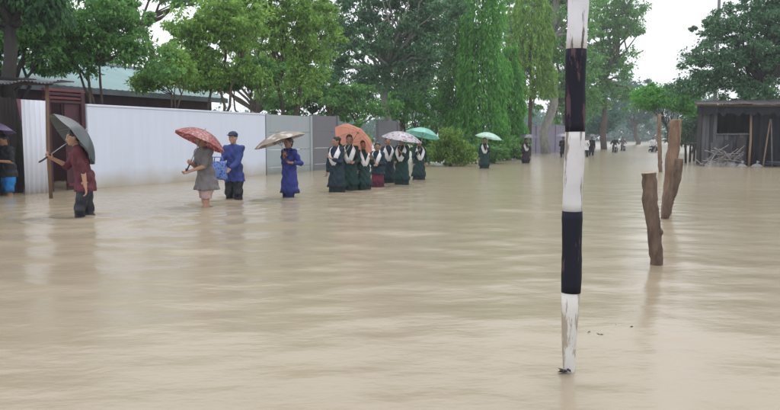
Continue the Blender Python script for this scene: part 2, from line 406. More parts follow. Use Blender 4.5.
rustt = pmat('rusty_tin', (0.11, 0.105, 0.115), 0.7, 0.5, 2.5, 0.3, 10, col2=(0.07, 0.045, 0.04))
def tinroof(x0, x1, y0, z0, y1, z1, seed):
    rr = random.Random(seed); n = 34; V = []; F = []
    for i in range(n + 1):
        x = x0 + (x1 - x0) * i / n; a = 0.016 * math.cos(math.pi * i); j = rr.uniform(-.015, .015)
        V += [(x, y0 + rr.uniform(-.02, .02), z0 + a + j), (x, y1, z1 + a), (x, y0 + .01, z0 + a + j - 0.01), (x, y1, z1 + a - 0.01)]
    for i in range(n):
        a, b = 4 * i, 4 * i + 4
        F += [(a, b, b + 1, a + 1), (a + 2, a + 3, b + 3, b + 2), (a, a + 2, b + 2, b)]
    return MB().add(V, F)
for k in range(6):
    tinroof(-0.3 + k * 1.02, -0.3 + (k + 1) * 1.02 + 0.1, -0.75 - 0.1 * (k % 2), 2.98 + 0.012 * (k % 2) - 0.03 * k, 2.8, 3.28 + 0.012 * (k % 2), k).build('roof_sheet', rustt, o)
MB().tube([(-0.3, -0.45, 2.94), (6.0, -0.45, 2.80)], 0.04, 8).build('eave_pole', tanw, o, True)
HM = Matrix.Translation((hx, hy, 0)) @ Matrix.Rotation(HR, 4, 'Z')
def hpt(x, y, z=0.0): return HM @ Vector((x, y, z))
# things lying in front of the hut
brm = pmat('branch_bark', (0.27, 0.25, 0.24), 0.9, 0.5, 8, 0.4, 30)
p = hpt(0.75, -0.75)
o = empty('branch_pile', (p.x, p.y, BED), 0.1, 'heap of cut grey branches and sticks in front of the hut', 'branches')
for k in range(46):
    a = rs.uniform(-0.9, 0.9); x = rs.uniform(-.75, .75); y = rs.uniform(-.3, .3); z = 0.25 + rs.uniform(0.0, 0.85) * (1 - 0.55 * abs(x))
    l = rs.uniform(.5, 1.15); d = Vector((math.cos(a) * l / 2, math.sin(a) * l / 2, rs.uniform(-.38, .45)))
    c = Vector((x, y, z)); k2 = Vector((0, rs.uniform(-.05, .05), rs.uniform(-.05, .05)))
    MB().tube([c - d, c + k2, c + d], [rs.uniform(.018, .035), .02, .012], 6).build('branch', brm, o, True)
for k, (x, y, sc_) in enumerate([(-.35, 0.05, 1.0), (0.1, 0.12, 1.1), (0.4, 0.0, .9)]):
    MB().ell((x, y, 0.2), (.40 * sc_, .24, .42 * sc_), 12, 8).build('log_round', brm, o, True)
p = hpt(3.4, -0.7)
o = empty('plank_heap', (p.x, p.y, BED), -0.1, 'low heap of old dark boards lying before the shaded right side of the hut', 'boards')
for k in range(14):
    MB().box((rs.uniform(-.8, .9), rs.uniform(-.2, .2), .30 + .028 * k), (rs.uniform(.8, 1.6), .14, .025), M=Matrix.Rotation(rs.uniform(-.35, .35), 3, 'Z') @ Matrix.Rotation(rs.uniform(-.1, .1), 3, 'Y')).build('board', [greyw, greyw2, woodd][k % 3], o)
for k in (-.5, .5): MB().box((k, 0, .14), (.2, .5, .28)).build('support', woodd, o)
sackm = pmat('grey_sack', (0.30, 0.29, 0.28), 0.9, 0.3, 6, 0.4, 40)
for k, (x, y, lb) in enumerate([(2.15, -0.35, 'grey sack slumped against the tan post of the hut'), (1.55, -0.6, 'pale sack lying at the branch heap in front of the hut')]):
    p = hpt(x, y)
    o = empty('sack', (p.x, p.y, BED), 0.4 * k, lb, 'sack', 'sacks in front of the hut')
    V = MB().ell((0, 0, 0.24), (.30, .2, .25), 16, 10)
    V.v = [(a * (1 + .08 * math.sin(9 * c + k)), b * (1 + .1 * math.sin(7 * a)), c) for a, b, c in V.v]
    V.build('bag', sackm, o, True); MB().tube([(0, 0, .46), (0.02, 0, .53), (0.05, 0, .58)], [.05, .035, .07], 8).build('tied_neck', sackm, o, True)
for k in range(5):
    p = np.array([at(641 + 3.2 * k, 165, 34.0 + 1.3 * k)[0], 34.0 + 1.3 * k])
    o = empty('fence_stake', (p[0], p[1], BED), 0, ['crooked dark fence stake left of the hut, nearest one', 'dark fence stake left of the hut, second one', 'dark fence stake left of the hut, middle one', 'dark fence stake left of the hut, fourth one', 'dark fence stake left of the hut, farthest one'][k], 'stake', 'stakes beside the hut')
    t = (k % 3 - 1) * 0.09
    MB().tube([(0, 0, 0), (t * .4, 0, .9), (t, 0, 1.75 + .12 * (k % 2))], [.06, .055, .045], 7).build('stake_shaft', woodd, o, True)
    MB().tube([(t * .7 - 0.05, -.06, 1.3), (t * .7 + .12, -.06, 1.32)], [.02, .02], 6).build('tie', brm, o, True)

# low wall far beyond the walkers
lowm = mudwall('mauve_plaster', (0.25, 0.23, 0.30), (0.2, 0.18, 0.2), 0.3)
x0 = at(496, 160, 56)[0]; x1 = at(545, 160, 62)[0]
ang = math.atan2(6.0, x1 - x0)
o = empty('compound_wall', (x0, 56, BED), ang, 'mauve grey compound wall far behind the walkers under trees', 'wall')
Lw = math.hypot(x1 - x0, 6)
MB().box((Lw / 2, 0, 1.25), (Lw, .2, 2.5)).build('wall_body', lowm, o); MB().box((Lw / 2, 0, 2.54), (Lw + .1, .28, .08)).build('coping', lowm, o)
for k in range(4): MB().box((k * Lw / 3, 0, 1.32), (.32, .32, 2.66)).build('pillar', lowm, o)

# ------------------------------------------------------------------ trees
def leaf_quads(C, D, S, rng, wid=0.42, fold=0.25):
    """C centres, D leaf direction (unit), S length -> verts, quads"""
    n = len(C)
    A = rng.normal(size=(n, 3)); A -= (A * D).sum(1, keepdims=True) * D; A /= np.linalg.norm(A, axis=1, keepdims=True) + 1e-9
    N = np.cross(D, A); S = S[:, None]
    b = C - D * S * .5; t = C + D * S * .5; m = C - D * S * .05
    l = m + A * S * wid * .5 + N * S * fold * .3; r = m - A * S * wid * .5 + N * S * fold * .3
    V = np.stack([b, l, t, r], 1).reshape(-1, 3); Q = np.arange(4 * n).reshape(n, 4)
    return V, Q
def limb_path(a, b, rng, n=5, wob=0.06):
    a = np.array(a, float); b = np.array(b, float); L = np.linalg.norm(b - a)
    P = [a + (b - a) * t for t in np.linspace(0, 1, n)]
    for i in range(1, n - 1): P[i] = P[i] + rng.normal(size=3) * wob * L * np.array([1, 1, .5]); P[i][2] += .07 * L * math.sin(math.pi * i / (n - 1))
    return P
barkm = pmat('bark_brown', (0.11, 0.085, 0.065), 0.9, 0.45, 6, 0.6, 25, stretch=(1, 1, .3))
barkg = pmat('bark_pale', (0.27, 0.27, 0.25), 0.9, 0.4, 5, 0.5, 25, stretch=(1, 1, .4))
barkd = pmat('bark_dark', (0.045, 0.04, 0.038), 0.9, 0.4, 6, 0.5, 25, stretch=(1, 1, .3))
def tree(name, label, trunk_px, Y, lobes, leaf, bark=None, seed=1, nleaf=9000, lsize=0.14, stems=1, r0=0.13, cl=0.42, per=110, group=None, cat='tree', fork=0.45, droop=0.25, trunk_base=None, shell=2.3, clz=0.62):
    rng = np.random.default_rng(seed)
    lobes = [tuple(l) + (0.0,) * (5 - len(l)) for l in lobes]
    bxp = at(trunk_px, 148, Y)[0]; base = np.array([bxp, Y, BED])
    o = empty(name, tuple(base), 0, label, cat, group)
    L = []
    for (px, py, rx, ry, dy) in lobes:
        c = at(px, py, Y + dy) - base; s = (Y + dy) / FPX
        L.append((c, np.array([rx * s, max(rx, ry) * s * 0.85, ry * s])))
    wgt = np.array([l[1][0] * l[1][2] * l[1][1] ** .6 for l in L]); wgt /= wgt.sum()
    nc = max(6, nleaf // per); C = []
    for (c, r), k in zip(L, rng.multinomial(nc, wgt)):
        d = rng.normal(size=(k, 3)); d /= np.linalg.norm(d, axis=1, keepdims=True) + 1e-9
        u = rng.random(k)[:, None] ** (1 / shell)
        C.append(c + d * u * r * (1 + .13 * rng.normal(size=(k, 1))))
    C = np.concatenate(C); C = C[C[:, 2] > 0.55 if cat != 'shrub' else C[:, 2] > 0.3]
    # leaves
    k = rng.poisson(per, len(C)); k = np.maximum(k, 8); idx = np.repeat(np.arange(len(C)), k)
    sz = (cl * (0.45 + 1.2 * rng.random(len(C)) ** 1.6))[idx][:, None]
    off = rng.normal(size=(len(idx), 3)); off /= np.linalg.norm(off, axis=1, keepdims=True) + 1e-9
    off *= rng.random((len(idx), 1)) ** .45
    P = C[idx] + off * sz * np.array([1, 1, clz])
    D = off + rng.normal(size=off.shape) * .7 + np.array([0, 0, -droop * 2]); D /= np.linalg.norm(D, axis=1, keepdims=True) + 1e-9
    S = lsize * (0.55 + 0.8 * rng.random(len(idx)))
    V, Q = leaf_quads(P, D, S, rng)
    link('crown', np_mesh('crown', V, Q), leaf, o)
    # wood
    mb = MB(); top = max(l[0][2] for l in L); cen = sum(l[0] * g for l, g in zip(L, wgt))
    forks = []
    for s_ in range(stems):
        a = np.array([rng.normal() * .12 * (stems > 1), rng.normal() * .12 * (stems > 1), 0.0])
        b = np.array([cen[0] * (.55 if stems == 1 else .9) + (rng.normal() * .4 if stems > 1 else 0), cen[1] * .5, max(0.9, cen[2] * fork * (1 if stems == 1 else 1.35))])
        P_ = limb_path(a, b, rng, 6, .03); rr = r0 / (stems ** .35)
        mb.tube(P_, list(np.linspace(rr * 1.15, rr * .72, 6)), 9); forks.append((b, rr * .7))
    pick = C[rng.permutation(len(C))[:min(len(C), 9 + nc // 14)]]; ends = []
    for e in pick:
        f, fr = forks[int(np.argmin([np.linalg.norm(e - q[0]) for q in forks]))]
        P_ = limb_path(f, e, rng, 6, .05); mb.tube(P_, list(np.linspace(fr * .7, max(.012, fr * .12), 6)), 6); ends += P_[2:]
    E = np.array(ends)
    for c in C[:: max(1, len(C) // 90)]:
        q = E[int(np.argmin(((E - c) ** 2).sum(1)))]
        mb.tube(limb_path(q, c, rng, 3, .05), [max(.010, r0 * .10), .009, .006], 4, False)
    mb.build('trunk', bark or barkm, o, True)
    return o
def weeping(name, label, px, Y, ytop, ybot, halfw, leaf, seed, nstr=520, group=None, lsize=.2, bark=None, per=24, topw=.25):
    """tall narrow tree whose twigs hang down in curtains"""
    rng = np.random.default_rng(seed); bxp = at(px, 148, Y)[0]; s = Y / FPX
    zt = at(px, ytop, Y)[2] - BED; zb = at(px, ybot, Y)[2] - BED; hw = halfw * s
    o = empty(name, (bxp, Y, BED), 0, label, 'tree', group)
    Ps = []; Ds = []
    u = rng.random(nstr) ** .75; z0 = zb + (zt - zb) * (1 - u)
    f = (zt - z0) / (zt - zb); rad = hw * (topw + (1 - topw) * f ** .6) * (1 + .14 * np.sin(f * 23 + seed)) ; th = rng.random(nstr) * 6.283
    rr = rad * (0.35 + .65 * rng.random(nstr) ** .5) * (1 + .13 * np.sin(th * 3 + z0 * 1.7))
    for i in range(nstr):
        l = rng.uniform(.5, 1.35) * (zt - zb) / 8; t = np.sort(rng.random(per))
        out = np.array([math.cos(th[i]), math.sin(th[i]), 0])
        c = out * rr[i] + np.array([0, 0, z0[i]])
        p = c + out * (t[:, None] * .25 * l * (1 - t[:, None] * .6)) - np.array([0, 0, 1]) * (t[:, None] ** 1.3 * l) + rng.normal(size=(per, 3)) * .05
        p = p[p[:, 2] > max(.45, zb * .9)]; Ps.append(p)
        d = np.array([0, 0, -1.0]) + out * .35 + rng.normal(size=(len(p), 3)) * .33; Ds.append(d)
    P = np.concatenate(Ps); D = np.concatenate(Ds); D /= np.linalg.norm(D, axis=1, keepdims=True)
    V, Q = leaf_quads(P, D, lsize * (.6 + .7 * rng.random(len(P))), rng, .34)
    link('crown', np_mesh('crown', V, Q), leaf, o)
    mb = MB(); mb.tube([(0, 0, 0), (.05, 0, zt * .4), (0, .03, zt * .97)], [.16, .11, .02], 9)
    for i in range(0, nstr, 10):
        c = np.array([math.cos(th[i]) * rr[i], math.sin(th[i]) * rr[i], z0[i]])
        mb.tube([(0, 0, max(.6, z0[i] - .3)), c * [.5, .5, 1] + [0, 0, .05], c], [.03, .02, .01], 4, False)
    mb.build('trunk', bark or barkm, o, True)
    return o

LG = leafmat('leaf_light', (0.11, 0.255, 0.045), (0.33, 0.53, 0.11))
LM = leafmat('leaf_mid', (0.062, 0.19, 0.045), (0.2, 0.43, 0.11))
LD = leafmat('leaf_dark', (0.032, 0.095, 0.045), (0.095, 0.22, 0.085))
LB = leafmat('leaf_bluegreen', (0.04, 0.115, 0.058), (0.125, 0.27, 0.12), 0.5, .25)
LY = leafmat('leaf_yellowgreen', (0.085,0.205,0.030), (0.270,0.420,0.075))
LV = leafmat('leaf_vivid', (0.06, 0.25, 0.035), (0.19, 0.51, 0.085))
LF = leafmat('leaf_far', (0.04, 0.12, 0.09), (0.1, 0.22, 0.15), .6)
G1 = 'trees behind the white wall'
tree('leafy_tree', 'many-stemmed green tree rising behind the white wall near the gateway', 156, 19.0, [(146, 52, 40, 28), (112, 66, 26, 22), (180, 76, 20, 14), (128, 84, 26, 11), (165, 36, 12, 10), (198, 94, 14, 8), (100, 88, 16, 9)], LM, barkm, 11, 20000, .125, 4, .065, .30, 95, G1, fork=.62)
tree('leafy_tree', 'spreading green tree right of the thick-trunked one at the stall', 90, 18.0, [(94, 62, 24, 28), (84, 35, 22, 18), (60, 60, 26, 30), (25, 60, 40, 40), (30, 10, 46, 28), (100, 15, 30, 14)], LM, barkd, 12, 19000, .14, 1, .10, .32, 95, G1)
tree('leafy_tree', 'green tree behind the white wall above the red umbrella', 243, 22.6, [(222, 66, 26, 22), (252, 48, 32, 28), (236, 88, 22, 12), (262, 90, 20, 14), (208, 90, 16, 9), (232, 102, 18, 6)], LG, barkm, 13, 20000, .135, 3, .07, .33, 95, G1, fork=.6)
tree('leafy_tree', 'yellowish green tree behind the pale slab fence', 302, 26.2, [(300, 60, 40, 32), (318, 90, 24, 20), (280, 40, 26, 22), (335, 50, 24, 28), (284, 102, 22, 9), (262, 104, 14, 6), (312, 108, 20, 8), (300, 15, 45, 22)], LG, barkm, 14, 25000, .145, 2, .11, .34, 95, G1)
tree('leafy_tree', 'thin-stemmed sapling in front of the teal roof', 206, 20.6, [(196, 96, 18, 9), (214, 88, 16, 9), (180, 102, 12, 6), (205, 78, 10, 8)], LG, barkm, 18, 7000, .12, 3, .045, .28, 95, G1, fork=.6)
tree('leafy_tree', 'leafy sapling in front of the roof end near the pale slab fence', 272, 24.0, [(262, 98, 18, 9), (280, 92, 16, 12), (248, 104, 12, 6)], LM, barkm, 19, 7000, .13, 3, .05, .28, 95, G1, fork=.6)
tree('leafy_tree', 'overhanging green tree at the top left above the teal roof', 200, 31.0, [(228, 22, 48, 14), (150, 8, 60, 16), (90, 5, 40, 12)], LM, barkm, 15, 14000, .18, 1, .14, .42, 95, G1, fork=.75)
tree('leafy_tree', 'dense low green tree closing the view above the slab fence', 318, 33.0, [(298, 116, 22, 12), (325, 112, 22, 14), (345, 122, 16, 12), (310, 130, 24, 6)], LM, barkm, 20, 11000, .17, 3, .1, .4, 95, G1)
tree('leafy_tree', 'farther green tree filling the gap behind the teal roof', 265, 40.0, [(265, 60, 30, 34), (230, 85, 30, 16), (305, 85, 34, 24), (330, 60, 24, 34)], LG, barkm, 16, 14000, .22, 1, .2, .55, 90, G1)
tree('leafy_tree', 'farther mid green tree behind the roof near the gateway', 130, 36.0, [(125, 60, 34, 26), (85, 50, 40, 36), (150, 88, 30, 12), (30, 50, 50, 44)], LM, barkm, 17, 15000, .21, 1, .2, .5, 90, G1)
G2 = 'trees beyond the schoolgirls'
tree('pale_trunk_tree', 'dark dense tree with pale slender trunk behind the schoolgirls', 385, 35.0, [(382, 52, 46, 36), (352, 84, 30, 26), (420, 62, 26, 40), (395, 95, 40, 22), (385, 12, 52, 26), (432, 25, 22, 34)], LB, barkg, 21, 40000, .18, 1, .17, .45, 95, G2, fork=.7)
tree('leafy_tree', 'small mid green tree behind the dark fence section', 342, 31.0, [(350, 112, 26, 13), (375, 122, 20, 10), (330, 100, 16, 16)], LM, barkm, 22, 7500, .16, 2, .1, .34, 95, G2)
tree('leafy_tree', 'bright green low tree right of the pale trunk', 408, 39.0, [(408, 112, 24, 14), (425, 125, 20, 14), (390, 128, 18, 12)], LV, barkm, 23, 8000, .18, 2, .1, .4, 95, G2)
weeping('weeping_tree', 'dark narrow weeping tree left of the tallest bright one', 446, 40.0, -12, 152, 17, LM, 31, 700, 'weeping trees along the road', .22)
weeping('weeping_tree', 'tallest bright green weeping tree behind the mint umbrella', 467, 38.0, -20, 157, 24, LV, 32, 1000, 'weeping trees along the road', .22)
weeping('weeping_tree', 'shorter bright green weeping tree right of the tallest one', 491, 40.5, 68, 158, 15, LV, 33, 600, 'weeping trees along the road', .2)
weeping('weeping_tree', 'hazy weeping tree with yellowish tips behind the dark umbrella', 508, 47.0, 18, 110, 22, LG, 34, 560, 'weeping trees along the road', .26, topw=.5)
tree('leafy_tree', 'tall mid green tree backing the pale trunk tree', 400, 52.0, [(360, 60, 34, 50), (420, 70, 34, 60), (390, 110, 46, 30), (400, 10, 50, 30), (455, 90, 26, 50)], LM, barkm, 35, 20000, .28, 1, .25, .7, 90, G2)
tree('leafy_tree', 'tall green tree between the weeping trees and the striped pole', 548, 64.0, [(520, 60, 30, 50), (545, 80, 24, 50), (490, 50, 24, 50), (545, 115, 26, 22)], LM, barkm, 36, 17000, .33, 1, .3, .85, 90, G2)
tree('shrub', 'yellow-green bush at the water edge right of the schoolgirls', 443, 30.0, [(440, 152, 15, 13), (452, 160, 12, 9), (430, 160, 10, 9), (441, 165, 16, 6)], LY, barkm, 24, 9000, .12, 4, .05, .26, 95, 'shrubs at the water edge', 'shrub')
tree('shrub', 'dark bush in the gap of the grey fence behind the schoolgirls', 356, 29.0, [(352, 158, 10, 14), (362, 148, 12, 16), (356, 168, 14, 6)], LM, barkm, 51, 6000, .14, 4, .05, .3, 95, 'shrubs at the water edge', 'shrub')
tree('shrub', 'low green bush left of the yellow-green one', 424, 33.0, [(424, 156, 14, 9), (416, 150, 12, 14), (428, 163, 14, 5)], LV, barkm, 52, 6000, .14, 4, .05, .3, 95, 'shrubs at the water edge', 'shrub')
tree('shrub', 'green bush right behind the lone schoolgirl', 468, 33.0, [(466, 158, 12, 8), (478, 162, 14, 6), (456, 162, 12, 6)], LM, barkm, 53, 6000, .14, 4, .05, .3, 95, 'shrubs at the water edge', 'shrub')
tree('shrub', 'green bush at the foot of the weeping trees near the mauve wall', 492, 39.0, [(490, 158, 12, 7), (482, 161, 12, 5), (500, 162, 8, 4)], LM, barkm, 54, 5000, .16, 4, .05, .32, 95, 'shrubs at the water edge', 'shrub')
tree('shrub', 'broad green bush under the tallest weeping tree', 480, 37.0, [(482, 152, 14, 9), (458, 150, 14, 10)], LM, barkm, 25, 4500, .14, 4, .05, .3, 95, 'shrubs at the water edge', 'shrub')
tree('leafy_tree', 'dark tree with thick grey trunk beyond the weeping trees', 523, 54.0, [(522, 70, 26, 30), (540, 45, 28, 36), (510, 30, 30, 36), (528, 105, 22, 14), (515, 120, 14, 12), (540, 0, 34, 26)], LM, barkg, 26, 15000, .27, 1, .34, .62, 90, G2, fork=.8)
tree('leafy_tree', 'tall pale green tree right of the striped pole', 572, 74.0, [(572, 62, 22, 34), (590, 45, 20, 20), (556, 88, 18, 26), (598, 68, 8, 8), (575, 15, 36, 26), (582, 92, 16, 16), (562, 118, 20, 16), (590, 112, 12, 12), (545, 130, 14, 12)], LM, barkm, 27, 27000, .34, 1, .3, .85, 90, 'roadside trees in the distance', fork=.6)
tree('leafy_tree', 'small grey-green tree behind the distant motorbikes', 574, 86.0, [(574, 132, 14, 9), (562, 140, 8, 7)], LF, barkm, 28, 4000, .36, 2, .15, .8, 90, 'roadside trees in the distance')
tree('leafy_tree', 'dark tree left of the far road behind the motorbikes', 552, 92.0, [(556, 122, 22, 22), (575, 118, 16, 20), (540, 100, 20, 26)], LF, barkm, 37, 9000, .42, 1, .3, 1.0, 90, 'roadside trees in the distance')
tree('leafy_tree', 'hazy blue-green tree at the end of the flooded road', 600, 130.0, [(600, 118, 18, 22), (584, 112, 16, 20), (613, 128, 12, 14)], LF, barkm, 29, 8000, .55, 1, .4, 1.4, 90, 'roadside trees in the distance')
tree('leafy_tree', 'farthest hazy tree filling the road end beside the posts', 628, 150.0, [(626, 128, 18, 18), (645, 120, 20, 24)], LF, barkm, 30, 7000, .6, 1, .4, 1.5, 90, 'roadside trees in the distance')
tree('broad_tree', 'big dark blue-green tree with forked trunk over the hut', 701, 34.0, [(690, 72, 38, 32, 0), (655, 88, 26, 20, 0), (716, 44, 34, 30, 0), (668, 55, 20, 18), (636, 106, 18, 10), (652, 104, 22, 10), (675, 100, 26, 12), (752, 66, 36, 40), (700, 108, 34, 12), (735, 15, 40, 26), (690, 35, 14, 12)], LB, barkd, 41, 56000, .16, 1, .2, .42, 95, fork=.62)
tree('leafy_tree', 'bright green bushy tree left of the hut above the wooden posts', 629, 41.0, [(622, 113, 22, 11), (641, 120, 14, 9), (608, 118, 12, 7)], LV, barkm, 42, 9500, .2, 3, .08, .42, 95)
tree('leafy_tree', 'dark low tree between the thin stake and the hut', 646, 56.0, [(645, 138, 16, 14), (632, 142, 10, 10), (655, 132, 14, 16), (645, 150, 18, 5)], LD, barkd, 44, 9000, .26, 3, .12, .6, 95)
tree('leafy_tree', 'green tree behind the hut at the right edge', 745, 44.0, [(720, 110, 26, 22), (760, 95, 34, 40), (690, 122, 22, 16)], LM, barkm, 43, 9000, .22, 1, .2, .5, 95)
def far_wood():
    rng = np.random.default_rng(77); C = []
    n = 1500
    X = np.concatenate([rng.uniform(-220, 40, n), rng.uniform(90, 300, n // 2)]); Y = rng.uniform(175, 215, len(X)); Z = rng.random(len(X)) ** .7 * (8 + 4 * np.sin(X * .07) + 2 * np.sin(X * .31))
    # trees at the very end of the road
    X = np.concatenate([X, rng.uniform(40, 90, 380)]); Y = np.concatenate([Y, rng.uniform(230, 250, 380)]); Z = np.concatenate([Z, rng.random(380) * 9])
    idx = np.repeat(np.arange(len(X)), 26); P = np.stack([X, Y, Z], 1)[idx] + rng.normal(size=(len(idx), 3)) * np.array([1.6, 1.6, 1.0])
    P[:, 2] = np.maximum(P[:, 2], .2)
    D = rng.normal(size=P.shape); D /= np.linalg.norm(D, axis=1, keepdims=True)
    V, Q = leaf_quads(P, D, 1.0 * (.6 + .8 * rng.random(len(P))), rng, .7)
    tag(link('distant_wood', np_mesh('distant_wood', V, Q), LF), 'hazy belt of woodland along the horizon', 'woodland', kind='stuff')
far_wood()
tree('leafy_tree', 'dark thick-trunked tree with drooping leaves rising behind the stall', 68, 15.6, [(84, 36, 20, 13), (62, 22, 34, 16), (100, 44, 13, 11), (40, 40, 26, 18), (95, 18, 34, 14)], LD, barkd, 61, 12000, .17, 1, .17, .26, 90, None, fork=.86, droop=.9, clz=1.0)
# thin utility pole beyond the hut
b = at(664, 148, 52)
o = empty('utility_pole', (b[0], 52, BED), 0, 'thin grey utility pole rising above the big dark tree', 'pole')
MB().tube([(0, 0, 0), (0, 0, 8), (0, 0, 16)], [.15, .12, .09], 10).build('pole_shaft', concd, o, True)
MB().box((0, 0, 15.6), (1.6, .1, .1)).build('crossarm', concd, o)
for x in (-.7, 0.25, .7): MB().tube([(x, 0, 15.65), (x, 0, 15.76), (x, 0, 15.85)], [.03, .06, .03], 8).build('insulator', pmat('porcelain', (.5, .5, .5), .3), o, True)

# ------------------------------------------------------------------ striped pole and cut wooden posts in the water
def chipped(name, paint, under, amount, streak=.35):
    m = bpy.data.materials.new(name); m.use_nodes = True
    t = m.node_tree; n = t.nodes; L = t.links; b = n['Principled BSDF']; b.inputs['Roughness'].default_value = .7; b.inputs['Specular IOR Level'].default_value = .2
    tc = n.new('ShaderNodeTexCoord'); mp = n.new('ShaderNodeMapping'); mp.inputs['Scale'].default_value = (17, 17, 17 * streak); L.new(tc.outputs['Object'], mp.inputs[0])
    nz = n.new('ShaderNodeTexNoise'); nz.inputs['Scale'].default_value = 1; nz.inputs['Detail'].default_value = 7; nz.inputs['Roughness'].default_value = .65; L.new(mp.outputs[0], nz.inputs[0])
    mr = n.new('ShaderNodeMapRange'); mr.inputs[1].default_value = amount; mr.inputs[2].default_value = amount + .035; L.new(nz.outputs[0], mr.inputs[0])
    n3 = n.new('ShaderNodeTexNoise'); n3.inputs['Scale'].default_value = 5; n3.inputs['Detail'].default_value = 6; L.new(tc.outputs['Object'], n3.inputs[0])
    cr = n.new('ShaderNodeValToRGB'); cr.color_ramp.elements[0].position = .3; cr.color_ramp.elements[1].position = .7
    cr.color_ramp.elements[0].color = (*[c * .78 for c in paint], 1); cr.color_ramp.elements[1].color = (*paint, 1); L.new(n3.outputs[0], cr.inputs[0])
    mx = n.new('ShaderNodeMixRGB'); mx.inputs[2].default_value = (*under, 1); L.new(mr.outputs[0], mx.inputs[0]); L.new(cr.outputs[0], mx.inputs[1]); L.new(mx.outputs[0], b.inputs['Base Color'])
    iv = n.new('ShaderNodeMath'); iv.operation = 'SUBTRACT'; iv.inputs[0].default_value = 1; L.new(mr.outputs[0], iv.inputs[1])
    bp = n.new('ShaderNodeBump'); bp.inputs['Strength'].default_value = .5; bp.inputs['Distance'].default_value = .002; L.new(iv.outputs[0], bp.inputs['Height']); L.new(bp.outputs[0], b.inputs['Normal'])
    return m
wp = chipped('chipped_white', (.74, .74, .78), (.13, .11, .10), .60, .14); wp3 = chipped('mottled_white', (.66, .64, .61), (.36, .31, .25), .50, .2); wp2 = chipped('worn_white', (.66, .65, .66), (.22, .19, .17), .545, .12); bp_ = chipped('chipped_black', (.013, .013, .024), (.085, .05, .055), .59, .2)
pxb, pyb = onwater(541.5, 345)
PO = (pxb, pyb)
o = empty('striped_pole', (pxb, pyb, BED), 0, 'tall black and white banded pole standing in the flood water', 'pole')
def zpole(py): return float(at(545, py, pyb)[2]) - BED
zs = [0, zpole(279), zpole(210), zpole(143), zpole(73), zpole(-40)]
for i in range(5):
    blk = i % 2 == 1
    n = 10; ps = []; rr_ = []
    for k in range(n + 1):
        z = zs[i] + (zs[i + 1] - zs[i]) * k / n
        ps.append((.0025 * math.sin(z * 9), .002 * math.cos(z * 7), z))
        rr_.append((.0502 if blk else [.0485, 0, .0492, 0, .0498][i] + .0) + .0012 * math.sin(z * 23) + .0008 * math.sin(z * 61))
    if i == 0: rr_ = [.024 + (.0475 - .024) * min(1, max(0, (k / n - .28) / .72)) for k in range(n + 1)]
    MB().tube(ps, rr_, 28).build('painted_band', bp_ if blk else (wp if i == 4 else wp3 if i == 0 else wp2), o, True)
    if not blk and i:
        pass
MB().ell((0, 0, zs[-1]), (.05, .05, .012), 20, 6).build('top_cap', wp, o, True)
# debris caught on the pole, and floating bits
debm = pmat('wet_debris', (.025, .02, .018), .5, .5, 30)
rng = np.random.default_rng(9)
def debris(name, label, x, y, n, spread, size, grp=None):
    o = empty(name, (x, y, 0), 0, label, 'debris', grp); mb = MB()
    for k in range(n):
        a = rng.uniform(0, 6.28); p = Vector((rng.normal() * spread, rng.normal() * spread * .7, rng.uniform(.0, .018)))
        l = size * rng.uniform(.5, 1.2); d = Vector((math.cos(a), math.sin(a), rng.uniform(-.2, .3))) * l; s = Vector((-math.sin(a), math.cos(a), .1)) * l * .38
        MB().add([p - d, p + s, p + d, p - s, p + Vector((0, 0, .006))], [(0, 1, 4), (1, 2, 4), (2, 3, 4), (3, 0, 4), (0, 3, 2, 1)]).build('dead_leaf', debm, o)
debris('debris_clump', 'dark clump of wet debris caught at the foot of the striped pole', pxb - .035, pyb - .03, 16, .016, .022)
for k, (px, py, lb) in enumerate([(566, 316, 'tiny dead leaves floating right of the striped pole, left cluster'), (581, 309, 'tiny dead leaves floating right of the striped pole, middle cluster'), (593, 310, 'tiny dead leaves floating right of the striped pole, right cluster')]):
    x, y = onwater(px, py); debris('floating_leaves', lb, x, y, 4, .02, .02, 'leaves floating near the pole')

